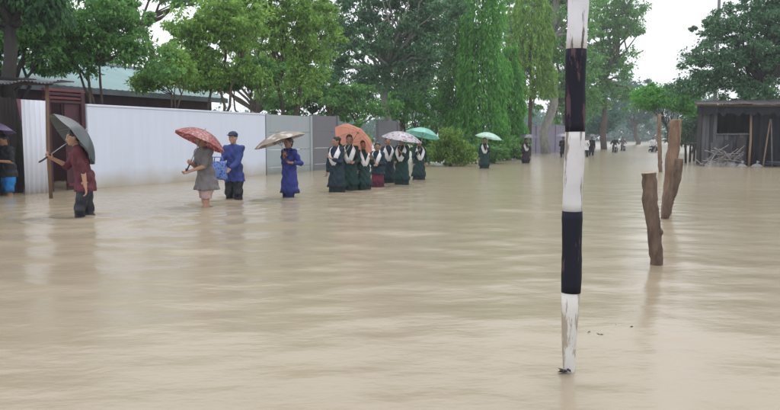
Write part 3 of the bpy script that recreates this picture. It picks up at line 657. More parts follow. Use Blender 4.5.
pbark = pmat('post_bark', (.185, .128, .092), .85, .45, 14, 1.0, 45, stretch=(1, 1, .25), col2=(.050, .032, .025))
pbark2 = pmat('post_stripped', (.27, .18, .125), .8, .35, 13, 1.0, 40, stretch=(1, 1, .2), col2=(.105, .06, .042))
cutm = pmat('cut_wood', (.34, .23, .15), .8, .3, 30)
def wpost(label, pts_px, Ybase, widths, mat, seed, yoff=0.0):
    """pts_px: bottom (water) to top"""
    rg = np.random.default_rng(seed); P = []
    bx_, by_ = pts_px[0]; X0, Y0 = onwater(bx_, by_)
    o = empty('wooden_post', (X0, Y0, BED), 0, label, 'post', 'cut wooden posts standing in the water')
    for (x, y), k in zip(pts_px, range(len(pts_px))): P.append(at(x, y, Y0) - np.array([X0, Y0, BED]))
    s = Y0 / FPX; d = P[1] - P[0]; bot = P[0] - d * (P[0][2] / max(.05, d[2]))
    P = [bot] + P; Wd = [widths[0]] + list(widths)
    # resample with knots
    out = []; rad = []
    for i in range(len(P) - 1):
        for t in np.linspace(0, 1, 7)[:-1]:
            out.append(P[i] + (P[i + 1] - P[i]) * t + rg.normal(size=3) * .004); rad.append((Wd[i] + (Wd[i + 1] - Wd[i]) * t) * s * .5 * (1 + .05 * rg.normal()))
    out.append(P[-1]); rad.append(Wd[-1] * s * .5)
    mb = MB(); NS = 26; mb.tube(out, rad, NS); fur = rg.normal(size=NS) * .045
    for q, vv in enumerate(mb.v):
        i_ = q // NS; c_ = out[min(i_, len(out) - 1)]; k_ = 1 + fur[(q + int(rg.random() < .12)) % NS] + .03 * rg.normal() * (rg.random() < .35)
        mb.v[q] = tuple(c_[z] + (vv[z] - c_[z]) * k_ for z in range(3))
    mb.build('stem', mat, o, True)
    tp = Vector(out[-1]); dr = (Vector(out[-1]) - Vector(out[-3])).normalized()
    MB().tube([tp - dr * .004, tp + dr * .006], [rad[-1] * .97, rad[-1] * .9], 14).build('cut_end', cutm, o)
    kz = len(out) // 2
    MB().ell(Vector(out[kz]) + Vector((rad[kz] * .7, -rad[kz] * .5, 0)), (.03, .03, .035), 8, 6).build('knot', mat, o, True)
    return (X0, Y0)
PA = wpost('short dark wooden post nearest to the striped pole', [(616.5, 256), (614, 228), (610.5, 200), (609.5, 178)], 0, [10.5, 11.5, 12, 12], pbark, 1)
PB = wpost('short leaning wooden post crossing in front of the tall stripped one', [(623, 217), (627, 200), (633, 180), (635, 166)], 0, [6, 7.5, 8, 6.5], pbark, 2)
PC = wpost('tall reddish stripped post behind the short leaning one', [(624, 212), (627, 185), (630, 158), (632, 133)], 0, [8.5, 9.5, 10, 9.5], pbark2, 3)
PD = wpost('thin pale stake left of the tall stripped post', [(619, 177), (618.5, 160), (618, 128)], 0, [3.2, 3.4, 3.0], pbark2, 4)

# ------------------------------------------------------------------ people: one continuous skin per body, grown from a distance field
def surface_nets(D, org, vox):
    s = D < 0
    c = np.zeros(tuple(n - 1 for n in D.shape), np.uint8)
    offs = [(i, j, k) for i in (0, 1) for j in (0, 1) for k in (0, 1)]
    nx, ny, nz = D.shape
    for (i, j, k) in offs: c += s[i:nx - 1 + i, j:ny - 1 + j, k:nz - 1 + k]
    act = (c > 0) & (c < 8); cells = np.argwhere(act)
    idx = -np.ones(act.shape, np.int32); idx[act] = np.arange(len(cells))
    vals = np.stack([D[cells[:, 0] + i, cells[:, 1] + j, cells[:, 2] + k] for i, j, k in offs], 1)
    acc = np.zeros((len(cells), 3)); cnt = np.zeros((len(cells), 1)); O = np.array(offs, float)
    for a in range(8):
        for b in range(a + 1, 8):
            if np.abs(O[a] - O[b]).sum() != 1: continue
            va, vb = vals[:, a], vals[:, b]; m = (va < 0) != (vb < 0)
            t = np.where(m, va / np.where(m, va - vb, 1), 0)[:, None]
            acc += np.where(m[:, None], O[a] + t * (O[b] - O[a]), 0); cnt += m[:, None]
    V = org + vox * (cells + acc / np.maximum(cnt, 1))
    Q = []
    for ax in range(3):
        b, d = (ax + 1) % 3, (ax + 2) % 3
        sl0 = [slice(None)] * 3; sl1 = [slice(None)] * 3; sl0[ax] = slice(0, -1); sl1[ax] = slice(1, None)
        ch = s[tuple(sl0)] != s[tuple(sl1)]; E = np.argwhere(ch)
        ok = (E[:, b] > 0) & (E[:, d] > 0) & (E[:, b] < D.shape[b] - 1) & (E[:, d] < D.shape[d] - 1); E = E[ok]
        def g(db, dd):
            e = E.copy(); e[:, b] += db; e[:, d] += dd; return idx[e[:, 0], e[:, 1], e[:, 2]]
        q = np.stack([g(-1, -1), g(0, -1), g(0, 0), g(-1, 0)], 1)
        ins = s[E[:, 0], E[:, 1], E[:, 2]]; q[~ins] = q[~ins][:, ::-1]; Q.append(q)
    return V, np.concatenate(Q)
def sdf_mesh(name, prims, vox, k=.02, clip=None, disp=None):
    lo = np.min([p['lo'] for p in prims], 0) - 3 * vox; hi = np.max([p['hi'] for p in prims], 0) + 3 * vox
    n = np.ceil((hi - lo) / vox).astype(int) + 1
    ax = [lo[i] + vox * np.arange(n[i]) for i in range(3)]
    D = np.full(tuple(n), 1.0, np.float32)
    for p in prims:
        kk = p.get('k', k); mg = 2 * vox + kk
        a = np.clip(((p['lo'] - mg - lo) / vox).astype(int), 0, n - 1); b = np.clip(((p['hi'] + mg - lo) / vox).astype(int) + 2, 1, n)
        G = np.stack(np.meshgrid(*[ax[i][a[i]:b[i]] for i in range(3)], indexing='ij'), -1)
        d = p['f'](G).astype(np.float32); sub = D[a[0]:b[0], a[1]:b[1], a[2]:b[2]]
        if p.get('cut'): sub[...] = np.maximum(sub, -d); continue
        h = np.maximum(kk - np.abs(sub - d), 0) / kk; sub[...] = np.minimum(sub, d) - h * h * kk * .25
    if clip or disp:
        G = np.stack(np.meshgrid(*ax, indexing='ij'), -1)
        if disp: D = D + disp(G)
        if clip: D = np.maximum(D, clip(G))
    D[0] = D[-1] = 1; D[:, 0] = D[:, -1] = 1; D[:, :, 0] = D[:, :, -1] = 1
    V, Q = surface_nets(D, lo, vox)
    return np_mesh(name, V, Q)
A3 = lambda *a: np.array(a, float)
def rc(a, b, r0, r1, k=None):
    a, b = np.asarray(a, float), np.asarray(b, float); ab = b - a; L2 = max(1e-9, ab @ ab); m = max(r0, r1)
    def f(G):
        q = G - a; t = np.clip((q @ ab) / L2, 0, 1); return np.linalg.norm(q - t[..., None] * ab, axis=-1) - (r0 + t * (r1 - r0))
    d = {'f': f, 'lo': np.minimum(a, b) - m, 'hi': np.maximum(a, b) + m}
    if k: d['k'] = k
    return d
def el(c, r, Rm=None, k=None):
    c, r = np.asarray(c, float), np.asarray(r, float); m = r.max()
    def f(G):
        q = G - c
        if Rm is not None: q = q @ Rm
        return (np.sqrt(((q / r) ** 2).sum(-1)) - 1) * r.min()
    d = {'f': f, 'lo': c - m, 'hi': c + m}
    if k: d['k'] = k
    return d
def cone(c0, c1, z0, z1, a0, b0, a1, b1, folds=0, fa=.05, ph=0.):
    """elliptic skirt from hem z0 to waist z1, its axis going from c0 to c1 (x, y), with pleats"""
    mx = max(a0, b0, a1, b1) * (1 + fa) + .02
    def f(G):
        t = np.clip((G[..., 2] - z0) / (z1 - z0), 0, 1); x = G[..., 0] - (c0[0] + t * (c1[0] - c0[0])); y = G[..., 1] - (c0[1] + t * (c1[1] - c0[1]))
        a = a0 + t * (a1 - a0); b = b0 + t * (b1 - b0); th = np.arctan2(y / b, x / a)
        g = 1 + fa * (1 - t) * (np.sin(folds * th + ph) + .5 * np.sin((folds + 4) * th + 2 * ph + 3 * t)) if folds else 1.0
        d = (np.sqrt((x / a) ** 2 + (y / b) ** 2) - g) * np.minimum(a, b)
        return np.maximum(np.maximum(d, z0 - G[..., 2]), G[..., 2] - z1)
    cs = np.array([c0, c1]); return {'f': f, 'lo': A3(cs[:, 0].min() - mx, cs[:, 1].min() - mx, z0), 'hi': A3(cs[:, 0].max() + mx, cs[:, 1].max() + mx, z1)}
def unit(v): v = np.asarray(v, float); return v / (np.linalg.norm(v) + 1e-9)
def ik(S, T, l1, l2, pole):
    S, T = np.asarray(S, float), np.asarray(T, float); d = T - S; L = np.linalg.norm(d)
    if L > (l1 + l2) * .995: d = d / L * (l1 + l2) * .995; L = np.linalg.norm(d); T = S + d
    L = max(L, .12); u = unit(d); a = (l1 * l1 - l2 * l2 + L * L) / (2 * L); h = math.sqrt(max(0, l1 * l1 - a * a))
    p = np.asarray(pole, float); p = unit(p - u * (p @ u)); return S + u * a + p * h, T
def hand_prims(Wr, d, wd, curl, s, side):
    """palm, four fingers and a thumb; wd points to the thumb side"""
    d = unit(d); wd = unit(wd - d * (np.asarray(wd) @ d)); nrm = np.cross(wd, d) * side; P = []
    for q in (-.026, 0, .026): P.append(rc(Wr + d * .012 * s + wd * q * .7 * s, Wr + d * .085 * s + wd * q * s, .014 * s, .013 * s, .012))
    for i, ln in enumerate((.072, .082, .078, .060)):
        b = Wr + d * .088 * s + wd * (.032 - .021 * i) * s; v = d.copy(); 
        for j, f in enumerate((.45, .32, .23)):
            c = curl * (.6 if j == 0 else 1); v = v * math.cos(c) + nrm * math.sin(c) if j == 0 else v * math.cos(c) + unit(np.cross(np.cross(v, nrm), v) if abs(v @ nrm) < .98 else -d) * math.sin(c)
            v = unit(v); e = b + v * ln * f * s; P.append(rc(b, e, (.0085 - .0008 * j) * s, (.008 - .0008 * j) * s, .004)); b = e
    b = Wr + d * .022 * s + wd * .028 * s; e = b + unit(wd * .8 + d * .7 + nrm * .25) * .04 * s; P.append(rc(b, e, .0125 * s, .010 * s, .008))
    P.append(rc(e, e + unit(d * .8 + nrm * (.5 + curl * .4) + wd * .1) * .033 * s, .0095 * s, .0085 * s, .004))
    return P
SKIN = pmat('skin_brown', (.30, .165, .105), .5, .12, 12); SKIN2 = pmat('skin_tan', (.40, .235, .16), .5, .12, 12)
HAIR = pmat('black_hair', (.012, .010, .010), .4, .3, 40); EYEM = pmat('eye_dark', (.03, .02, .02), .25, .1)
WADERS = []
def cloth(name, c, rough=.75, var=.3, scale=7):
    """cloth soaked dark where it dips into the flood"""
    if name in MATS: return MATS[name]
    m = pmat(name, c, rough, var, scale, .35, 22); t = m.node_tree; n = t.nodes; L = t.links; b = n['Principled BSDF']
    src = b.inputs['Base Color'].links[0].from_socket; tc = n.new('ShaderNodeTexCoord'); sp = n.new('ShaderNodeSeparateXYZ'); L.new(tc.outputs['Object'], sp.inputs[0])
    nz = n.new('ShaderNodeTexNoise'); nz.inputs['Scale'].default_value = 9; L.new(tc.outputs['Object'], nz.inputs[0])
    ad = n.new('ShaderNodeMath'); ad.operation = 'MULTIPLY_ADD'; ad.inputs[1].default_value = -.25; L.new(nz.outputs[0], ad.inputs[0]); L.new(sp.outputs[2], ad.inputs[2])
    mr = n.new('ShaderNodeMapRange'); mr.inputs[1].default_value = .36; mr.inputs[2].default_value = .46; mr.inputs[3].default_value = .45; mr.inputs[4].default_value = 1; L.new(ad.outputs[0], mr.inputs[0])
    mu = n.new('ShaderNodeMixRGB'); mu.blend_type = 'MULTIPLY'; mu.inputs[0].default_value = 1; L.new(src, mu.inputs[1]); L.new(mr.outputs[0], mu.inputs[2]); L.new(mu.outputs[0], b.inputs['Base Color'])
    return m

def person(label, px, py, rz, H=1.62, vox=.013, lean=0., rh=None, lh=None, feet=((-.10, .06), (.10, -.06)), head=(0, 0), skin=SKIN, fem=False,
           top=None, bottom=None, hair='short', vscarf=None, group=None, rcurl=1.25, lcurl=.5, base=None, eyes=True, hip=.93, twist=0., rpole=None, lpole=None, ripple=.004):
    s = H / 1.70
    if base is None:
        X, Y = onwater(px, py); base = (X, Y, BED); WADERS.append((X, Y, ripple, .46 + .03 * (px % 5)))
    o = empty('person', base, rz, label, 'person', group)
    hz_ = hip; Hc = A3(0, 0, hz_)
    cl, sl = math.cos(lean), math.sin(lean)
    RL = np.array([[1, 0, 0], [0, cl, -sl], [0, sl, cl]])          # forward is -y: top goes to -y
    ct, st = math.cos(twist), math.sin(twist); RT = np.array([[ct, -st, 0], [st, ct, 0], [0, 0, 1]])
    RU = RL.T @ RT if False else np.array([[1, 0, 0], [0, cl, sl * -1], [0, sl, cl]]) @ RT
    RU = np.array([[1, 0, 0], [0, cl, -sl], [0, sl, cl]]) @ RT
    def U(x, y, z):                                                  # standing coordinates (1.7 m figure) -> posed, metres
        v = RU @ A3(x, y, z - .93); return (Hc + v) * s
    # rotation about x by +lean sends +z to (0,-sin,cos)
    yaw, pit = head
    cy_, sy_ = math.cos(yaw), math.sin(yaw); cp, sp = math.cos(pit), math.sin(pit)
    RH = RU @ np.array([[cy_, -sy_, 0], [sy_, cy_, 0], [0, 0, 1]]) @ np.array([[1, 0, 0], [0, cp, -sp], [0, sp, cp]])
    HC = U(0, -.005, 1.60)
    def Hd(x, y, z): return HC + RH @ A3(x, y, z - 1.60) * s
    sw = .150 if fem else .172; cw = .148 if fem else .165; pw = .168 if fem else .160
    SR, SL = U(-sw, .01, 1.395), U(sw, .01, 1.395)
    rh = A3(*rh) if rh is not None else U(-.24, -.03, .80) / 1.0
    lh = A3(*lh) if lh is not None else U(.24, -.03, .80) / 1.0
    ER, rh = ik(SR, rh, .285 * s, .255 * s, rpole if rpole is not None else (-.5, .5, -.8)); ELb, lh = ik(SL, lh, .285 * s, .255 * s, lpole if lpole is not None else (.5, .5, -.8))
    HR_, HL_ = (Hc + A3(-.092, 0, -.02)) * s, (Hc + A3(.092, 0, -.02)) * s
    ft = [A3(f[0], f[1], (f[2] if len(f) > 2 else 0) + .085) * s for f in feet]
    KR, AR = ik(HR_, ft[0], .422 * s, .402 * s, (-.12, -1, .1)); KL, AL = ik(HL_, ft[1], .422 * s, .402 * s, (.12, -1, .1))
    def torso(g=0., neck=True):
        P = [el(U(0, 0, .965), (A3(pw, .118, .13) + g) * s, RU, .05), el(U(0, -.003, 1.10), (A3(.138, .104, .15) + g) * s, RU, .05), el(U(0, .003, 1.27), (A3(cw, .113, .165) + g) * s, RU, .05),
             rc(U(-sw + .03, .012, 1.395), U(sw - .03, .012, 1.395), (.058 + g) * s, (.058 + g) * s, .05)]
        if fem: P += [el(U(q * .07, -.085, 1.25), (A3(.062, .05, .062) + g) * s, RU, .04) for q in (-1, 1)]
        return P
    def arm(S, E, W, g=0., frac=2.0):
        P = []
        if frac > 0:
            e = S + (E - S) * min(1, frac); P.append(rc(S, e, (.052 + g) * s, (.052 - .013 * min(1, frac) + g) * s, .03))
        if frac > 1: P.append(rc(E, E + (W - E) * (frac - 1), (.040 + g) * s, (.040 - .014 * (frac - 1) + g) * s, .015))
        return P
    def leg(Hj, K, A, g=0., frac=2.0):
        P = [rc(Hj, Hj + (K - Hj) * min(1, frac), (.083 + g) * s, (.083 - .028 * min(1, frac) + g) * s, .03)]
        if frac > 1:
            P.append(rc(K, K + (A - K) * (frac - 1), (.055 + g) * s, (.055 - .017 * (frac - 1) + g) * s, .02))
            if g == 0: P.append(el(K + (A - K) * .32 + A3(0, .018, 0), A3(.045, .05, .11) * s, None, .03))
        return P
    B = torso() + arm(SR, ER, rh) + arm(SL, ELb, lh) + leg(HR_, KR, AR) + leg(HL_, KL, AL)
    for A in (AR, AL): B += [rc(A + A3(0, .03, -.045) * s, A + A3(0, -.15, -.058) * s, .036 * s, .026 * s, .03), rc(A, A + A3(0, .02, -.04) * s, .038 * s, .036 * s, .02)]
    B += [rc(U(0, .015, 1.40), Hd(0, .01, 1.535), .057 * s, .050 * s, .03), el(Hd(0, .004, 1.622), A3(.075, .094, .098) * s, RH, .02), el(Hd(0, -.030, 1.560), A3(.056, .066, .068) * s, RH, .03),
          el(Hd(0, -.076, 1.518), A3(.024, .02, .018) * s, RH, .02), rc(Hd(0, -.088, 1.625), Hd(0, -.110, 1.582), .010 * s, .013 * s, .012), rc(Hd(-.04, -.082, 1.640), Hd(.04, -.082, 1.640), .012 * s, .012 * s, .015),
          rc(Hd(-.020, -.092, 1.549), Hd(.020, -.092, 1.549), .008 * s, .008 * s, .006)]
    for q in (-1, 1): B += [el(Hd(q * .077, .004, 1.598), A3(.011, .021, .031) * s, RH, .008), el(Hd(q * .034, -.070, 1.585), A3(.024, .02, .02) * s, RH, .02)]
    B += hand_prims(rh, rh - ER, A3(.9, -.3, .5), rcurl, s, -1) + hand_prims(lh, lh - ELb, A3(-.9, -.3, .5), lcurl, s, 1)
    body = link('body', sdf_mesh('body', B, vox, .02), skin, o, True)
    if eyes:
        for q in (-1, 1): MB().ell(Hd(q * .034, -.086, 1.610), (.013 * s, .008 * s, .008 * s), 8, 6, Matrix(RH.tolist())).build('eye', EYEM, o, True)
    # hair or cap
    if hair:
        Hp = [el(Hd(0, .016, 1.640), A3(.084, .098, .092) * s, RH, .02)]
        face = el(Hd(0, -.10, 1.56), A3(.075, .075, .105) * s, RH)
        if hair == 'long': Hp += [el(Hd(0, .065, 1.56), A3(.075, .045, .12) * s, RH, .03), rc(Hd(0, .085, 1.50), Hd(0, .10, 1.30), .045 * s, .028 * s, .03)]
        if hair == 'bun': Hp += [el(Hd(0, .115, 1.63), A3(.045, .04, .045) * s, RH, .02), el(Hd(0, .05, 1.58), A3(.076, .05, .09) * s, RH, .03)]
        if hair == 'short': Hp += [el(Hd(0, .05, 1.60), A3(.074, .05, .07) * s, RH, .03)]
        if hair == 'cap': Hp += [el(Hd(0, .005, 1.675), A3(.090, .108, .062) * s, RH, .02), el(Hd(0, -.125, 1.665), A3(.065, .07, .012) * s, RH, .015)]
        face['cut'] = True
        link('cap' if hair == 'cap' else 'hair', sdf_mesh('hair', Hp + ([face] if hair != 'cap' else []), min(vox, .013), .02, disp=lambda G: .004 * np.sin(G[..., 0] * 160) * np.sin(G[..., 2] * 90)), MATS.get('navy_cap') or HAIR if hair == 'cap' else HAIR, o, True)
    fold = lambda a: (lambda G: a * (np.sin(G[..., 2] * 38 + 14 * G[..., 0] + 3 * np.sin(G[..., 0] * 17 + rz)) * .6 + np.sin(G[..., 0] * 47 - G[..., 2] * 21 + 5 * G[..., 1]) * .5))
    if bottom:
        kind, mat, z = bottom[:3]
        wz = (hip + .09) * s
        if kind in ('trousers', 'shorts'):
            g = bottom[3] if len(bottom) > 3 else .014
            P = leg(HR_, KR, AR, g, 2.0) + leg(HL_, KL, AL, g, 2.0) + [el(U(0, 0, .965), (A3(pw, .118, .12) + .012) * s, RU, .04)]
            link(kind, sdf_mesh(kind, P, vox, .02, clip=lambda G: np.maximum(z * s - G[..., 2], G[..., 2] - ((top[1] + .03) * s if top and hip >= .93 else 9)), disp=fold(.010)), mat, o, True)
        else:
            fm = (ft[0] + ft[1]) / 2
            P = [cone((fm[0], fm[1]), (0, 0), z * s, wz, .22 * s, .20 * s, .165 * s, .13 * s, 9, .04, px)]
            link('skirt', sdf_mesh('skirt', P, vox, .02, disp=fold(.004)), mat, o, True)
    if top:
        mat, hem, sleeve = top[:3]; flare = top[3] if len(top) > 3 else .02; name = top[4] if len(top) > 4 else 'shirt'
        P = torso(.016) + arm(SR, ER, rh, .014, sleeve) + arm(SL, ELb, lh, .014, sleeve)
        P += [rc(U(0, .012, 1.40), U(0, .005, 1.445), .078 * s, .066 * s, .03)]
        P.append(cone((0, 0), (0, 0), hem * s, (hip + .16) * s, (pw + .04 + flare) * s, (.155 + flare) * s, (.152) * s, .122 * s, 7, .035, px))
        if hip < .9: P.pop()
        link(name, sdf_mesh(name, P, vox, .025, disp=fold(.010)), mat, o, True)
    if vscarf is not None:
        # folded white sash: over both shoulders, meeting in a V at the waist
        Vs = []; gd = .034
        prof = [(-.02, 1.40, .075), (-.06, 1.455, .03), (-.12, 1.40, -.075), (-.11, 1.33, -.135), (-.085, 1.25, -.160), (-.045, 1.14, -.150), (-.006, 1.05, -.145)]
        for q in (-1, 1):
            mb = MB(); L_ = []
            for (x, z, y) in prof:
                c = U(q * abs(x), y, z); L_.append(c)
            tan = [unit(L_[min(i + 1, 6)] - L_[max(i - 1, 0)]) for i in range(7)]
            for i in range(7):
                out = unit(L_[i] - U(0, 0, prof[i][1] - .02)); wv = unit(np.cross(tan[i], out)) * (.054 if i < 6 else .034) * s
                for (a, b_) in ((-1, 0), (1, 0), (1, .014), (-1, .014)): mb.v.append(tuple(L_[i] + wv * a + out * (b_ + .002 * q) * s))
            for i in range(6):
                for k in range(4): mb.f.append((4 * i + k, 4 * i + (k + 1) % 4, 4 * i + 4 + (k + 1) % 4, 4 * i + 4 + k))
            mb.f += [(3, 2, 1, 0), (24, 25, 26, 27)]
            mb.build('sash', vscarf, o, True)
    o['_h'] = 1; del o['_h']
    M = Matrix.Translation(base) @ Matrix.Rotation(rz, 4, 'Z')
    gr = rh + unit(rh - ER) * .075 * s; gl = lh + unit(lh - ELb) * .075 * s
    return {'o': o, 'rh': M @ Vector(gr), 'lh': M @ Vector(gl), 'M': M, 's': s}

METAL = pmat('umbrella_steel', (.30, .30, .32), .35, .2, 10, metal=.8); BLK = pmat('black_plastic', (.015, .015, .016), .4, .2)
def canopy_mat(name, c, c2=None, pattern=None, tl=.22, sc_=9.):
    m = bpy.data.materials.new(name); m.use_nodes = True; t = m.node_tree; n = t.nodes; L = t.links; b = n['Principled BSDF']; b.inputs['Roughness'].default_value = .45
    tc = n.new('ShaderNodeTexCoord'); col = None
    if pattern == 'floral':
        v = n.new('ShaderNodeTexVoronoi'); v.inputs['Scale'].default_value = sc_; v.feature = 'SMOOTH_F1'; L.new(tc.outputs['Object'], v.inputs[0])
        r = n.new('ShaderNodeValToRGB'); r.color_ramp.elements[0].position = .30; r.color_ramp.elements[1].position = .38; r.color_ramp.elements[0].color = (*c2, 1); r.color_ramp.elements[1].color = (*c, 1); L.new(v.outputs[0], r.inputs[0]); col = r.outputs[0]
    elif pattern == 'check':
        v = n.new('ShaderNodeTexChecker'); v.inputs['Scale'].default_value = sc_; v.inputs[1].default_value = (*c, 1); v.inputs[2].default_value = (*c2, 1); L.new(tc.outputs['Object'], v.inputs[0]); col = v.outputs[0]
    else:
        v = n.new('ShaderNodeTexNoise'); v.inputs['Scale'].default_value = 5; L.new(tc.outputs['Object'], v.inputs[0])
        r = n.new('ShaderNodeValToRGB'); r.color_ramp.elements[0].position = .3; r.color_ramp.elements[1].position = .7; r.color_ramp.elements[0].color = (*[q * .8 for q in c], 1); r.color_ramp.elements[1].color = (*c, 1); L.new(v.outputs[0], r.inputs[0]); col = r.outputs[0]
    L.new(col, b.inputs['Base Color']); tr = n.new('ShaderNodeBsdfTranslucent'); L.new(col, tr.inputs[0]); mx = n.new('ShaderNodeMixShader'); mx.inputs[0].default_value = tl
    L.new(b.outputs[0], mx.inputs[1]); L.new(tr.outputs[0], mx.inputs[2]); L.new(mx.outputs[0], n['Material Output'].inputs[0]); return m
def umbrella(label, grip, axis, Rr, depth, mat, shaft=.62, n=8, roll=.2, below=.10, group='opened umbrellas'):
    """grip: where the hand holds; axis: unit vector from grip to canopy; shaft: grip to rim plane"""
    ax = Vector(axis).normalized(); q = ax.to_track_quat('Z', 'Y')
    o = empty('umbrella', tuple(Vector(grip) - ax * below), 0, label, 'umbrella', group); o.rotation_mode = 'QUATERNION'; o.rotation_quaternion = q
    z0 = below + shaft; NR = 7; per = 6; V = []; F = []
    for j in range(NR + 1):
        r = j / NR
        for i in range(n * per):
            a = roll + 2 * math.pi * i / (n * per); u = (i % per) / per; sag = math.sin(math.pi * u)
            rr = Rr * r * (1 - .075 * sag * r); z = z0 + depth * (1 - r ** 2.1) - .018 * sag * r * Rr
            V.append((rr * math.cos(a), rr * math.sin(a), z))
    m = n * per
    for j in range(NR):
        for i in range(m): F.append((j * m + i, (j + 1) * m + i, (j + 1) * m + (i + 1) % m, j * m + (i + 1) % m))
    MB().add(V, F).build('canopy', mat, o, True)
    for i in range(n):
        a = roll + 2 * math.pi * i / n; c_, s_ = math.cos(a), math.sin(a)
        P = [(Rr * r * c_, Rr * r * s_, z0 + depth * (1 - r ** 2.1) - .006) for r in (0.02, .25, .5, .75, 1.0)]
        rb = MB().tube(P, .0035, 5).build('rib', METAL, o)
        MB().tube([(.015 * c_, .015 * s_, z0 - .08), (Rr * .48 * c_, Rr * .48 * s_, z0 + depth * (1 - .48 ** 2.1) - .01)], .003, 4).build('stretcher', METAL, rb)
    MB().tube([(0, 0, .02), (0, 0, z0 + depth)], .007, 8).build('shaft', METAL, o, True)
    MB().tube([(0, 0, z0 + depth - .01), (0, 0, z0 + depth + .015), (0, 0, z0 + depth + .06)], [.02, .008, .004], 8).build('ferrule', METAL, o, True)
    MB().tube([(0, 0, below + .05), (0, 0, 0), (0.012, 0, -.03), (.035, 0, -.045), (.058, 0, -.03), (.064, 0, -.005)], [.013, .013, .012, .012, .012, .01], 8).build('handle', BLK, o, True)
    return o

maroon_c = cloth('maroon_cloth', (.095, .018, .028)); dark_c = cloth('wet_dark_cloth', (.016, .018, .030), .5); grey_c = cloth('grey_cloth', (.15, .14, .145)); white_c = cloth('white_cloth', (.80, .80, .82))
blue_c = cloth('blue_cloth', (.028, .050, .20)); royal_c = cloth('royal_cloth', (.024, .036, .20)); sky_c = cloth('bright_blue_cloth', (.02, .20, .55)); navy_c = cloth('navy_cloth', (.009, .026, .040)); green_c = cloth('bottle_green_cloth', (.006, .036, .034))
pinkw_c = cloth('pinkish_cloth', (.50, .36, .34)); plum_c = cloth('plum_cloth', (.16, .02, .06)); black_c = cloth('black_cloth', (.018, .018, .022)); pmat('navy_cap', (.02, .03, .075), .8)

# far left: person in bright blue shorts
p = person('person in dark shirt and bright blue shorts under a purple umbrella', 68, 197, R(-30), 1.62, .012, .12, rh=(-.10, -.30, 1.22), lh=(.16, -.30, 1.10), head=(.1, .15), top=(black_c, .80, .9), bottom=('shorts', sky_c, .47, .03))
umbrella('purple umbrella held over the person in blue shorts', p['rh'], (-.06, .10, 1), .52, .22, canopy_mat('purple_nylon', (.20, .15, .30)), .42)
# man in maroon
X1, Y1 = onwater(133, 215)
p = person('man in maroon shirt and wet dark trousers wading beside the gateway', 133, 215, R(-68), 1.68, .009, .20, rh=(-.06, -.44, 1.26), lh=(.22, .02, .74), feet=((-.10, .13), (.10, -.10)), head=(.15, -.05), skin=SKIN2, top=(maroon_c, .78, 1.1, .01), bottom=('trousers', dark_c, .05, .022), ripple=.024)
umbrella('dark grey umbrella tilted back over the man in maroon', p['rh'], (.66, .50, .60), .50, .24, canopy_mat('grey_nylon', (.075, .088, .095), tl=.10), .42, roll=.35)
# grey tunic, red umbrella
p = person('person in grey shirt and rolled pinkish shorts under a red patterned umbrella', 235, 206, R(-38), 1.62, .010, .12, rh=(-.05, -.27, 1.12), lh=(-.02, -.32, 1.00), feet=((-.06, .10), (.08, -.10)), head=(-.1, .2), skin=SKIN2, top=(grey_c, .70, .95, .06), bottom=('shorts', pinkw_c, .54, .035), ripple=.024)
umbrella('red patterned umbrella held low over the person in grey', p['rh'], (.36, .24, .90), .47, .22, canopy_mat('red_print', (.24, .045, .045), (.42, .20, .18), 'floral', .25, 24), .40, roll=.1)
# blue uniform with bag
p = person('person in navy cap and blue jacket carrying a patterned bag', 258.5, 200, R(-12), 1.66, .010, .03, rh=(-.10, -.30, 1.08), lh=(.06, -.32, .98), feet=((-.11, .05), (.11, -.05)), skin=SKIN2, hair='cap', top=(blue_c, .74, 1.9, .02, 'jacket'), bottom=('trousers', dark_c, .05, .03), ripple=.02)
def bag(label, P, rz, sz, mat):
    o = empty('cloth_bag', tuple(P), rz, label, 'bag'); mb = MB(); n = 10
    for j in range(n + 1):
        z = sz[2] * j / n
        for i in range(16):
            a = 2 * math.pi * i / 16; k = 1 - .12 * (j / n) + .05 * math.sin(5 * a + j); sq = max(abs(math.cos(a)), abs(math.sin(a))) ** .5
            mb.v.append((sz[0] / 2 * k * math.cos(a) / sq, sz[1] / 2 * k * (math.sin(math.pi * (.15 + .7 * j / n)) * .5 + .5) * math.sin(a) / sq, z + .01 * math.sin(3 * a)))
    for j in range(n):
        for i in range(16): mb.f.append((j * 16 + i, j * 16 + (i + 1) % 16, (j + 1) * 16 + (i + 1) % 16, (j + 1) * 16 + i))
    mb.f += [tuple(reversed(range(16))), tuple(n * 16 + i for i in range(16))]
    mb.build('bag_body', mat, o, True)
    for y in (-.04, .04): MB().tube([(-sz[0] * .25, y, sz[2] * .98), (-sz[0] * .2, y, sz[2] * 1.25), (sz[0] * .2, y, sz[2] * 1.25), (sz[0] * .25, y, sz[2] * .98)], .010, 6).build('strap', mat, o, True)
q = p['M'] @ Vector((-.08, -.42, 1.0))
bag('blue and white patterned bag held in front by the person in the cap', (q.x - .06, q.y, q.z - .22), R(-14), (.38, .22, .34), canopy_mat('check_print', (.12, .20, .46), (.02, .045, .24), 'floral', 0.02, 30.))
# blue suit with brown umbrella
p = person('person in royal blue clothes under a flat brown umbrella', 305, 198.5, R(-35), 1.56, .010, .02, rh=(.10, -.24, 1.20), lh=(.22, -.18, 1.08), feet=((-.07, .05), (.07, -.05)), skin=SKIN, hair='bun', fem=True, top=(royal_c, .50, 1.7, .02, 'tunic'), bottom=('trousers', royal_c, .05, .03), ripple=.02)
umbrella('flat brown and cream umbrella tilted over the person in royal blue', p['rh'], (-.32, .03, 1), .53, .17, canopy_mat('brown_print', (.20, .16, .125), (.42, .38, .33), 'floral', .06, 6), .27, roll=.3)

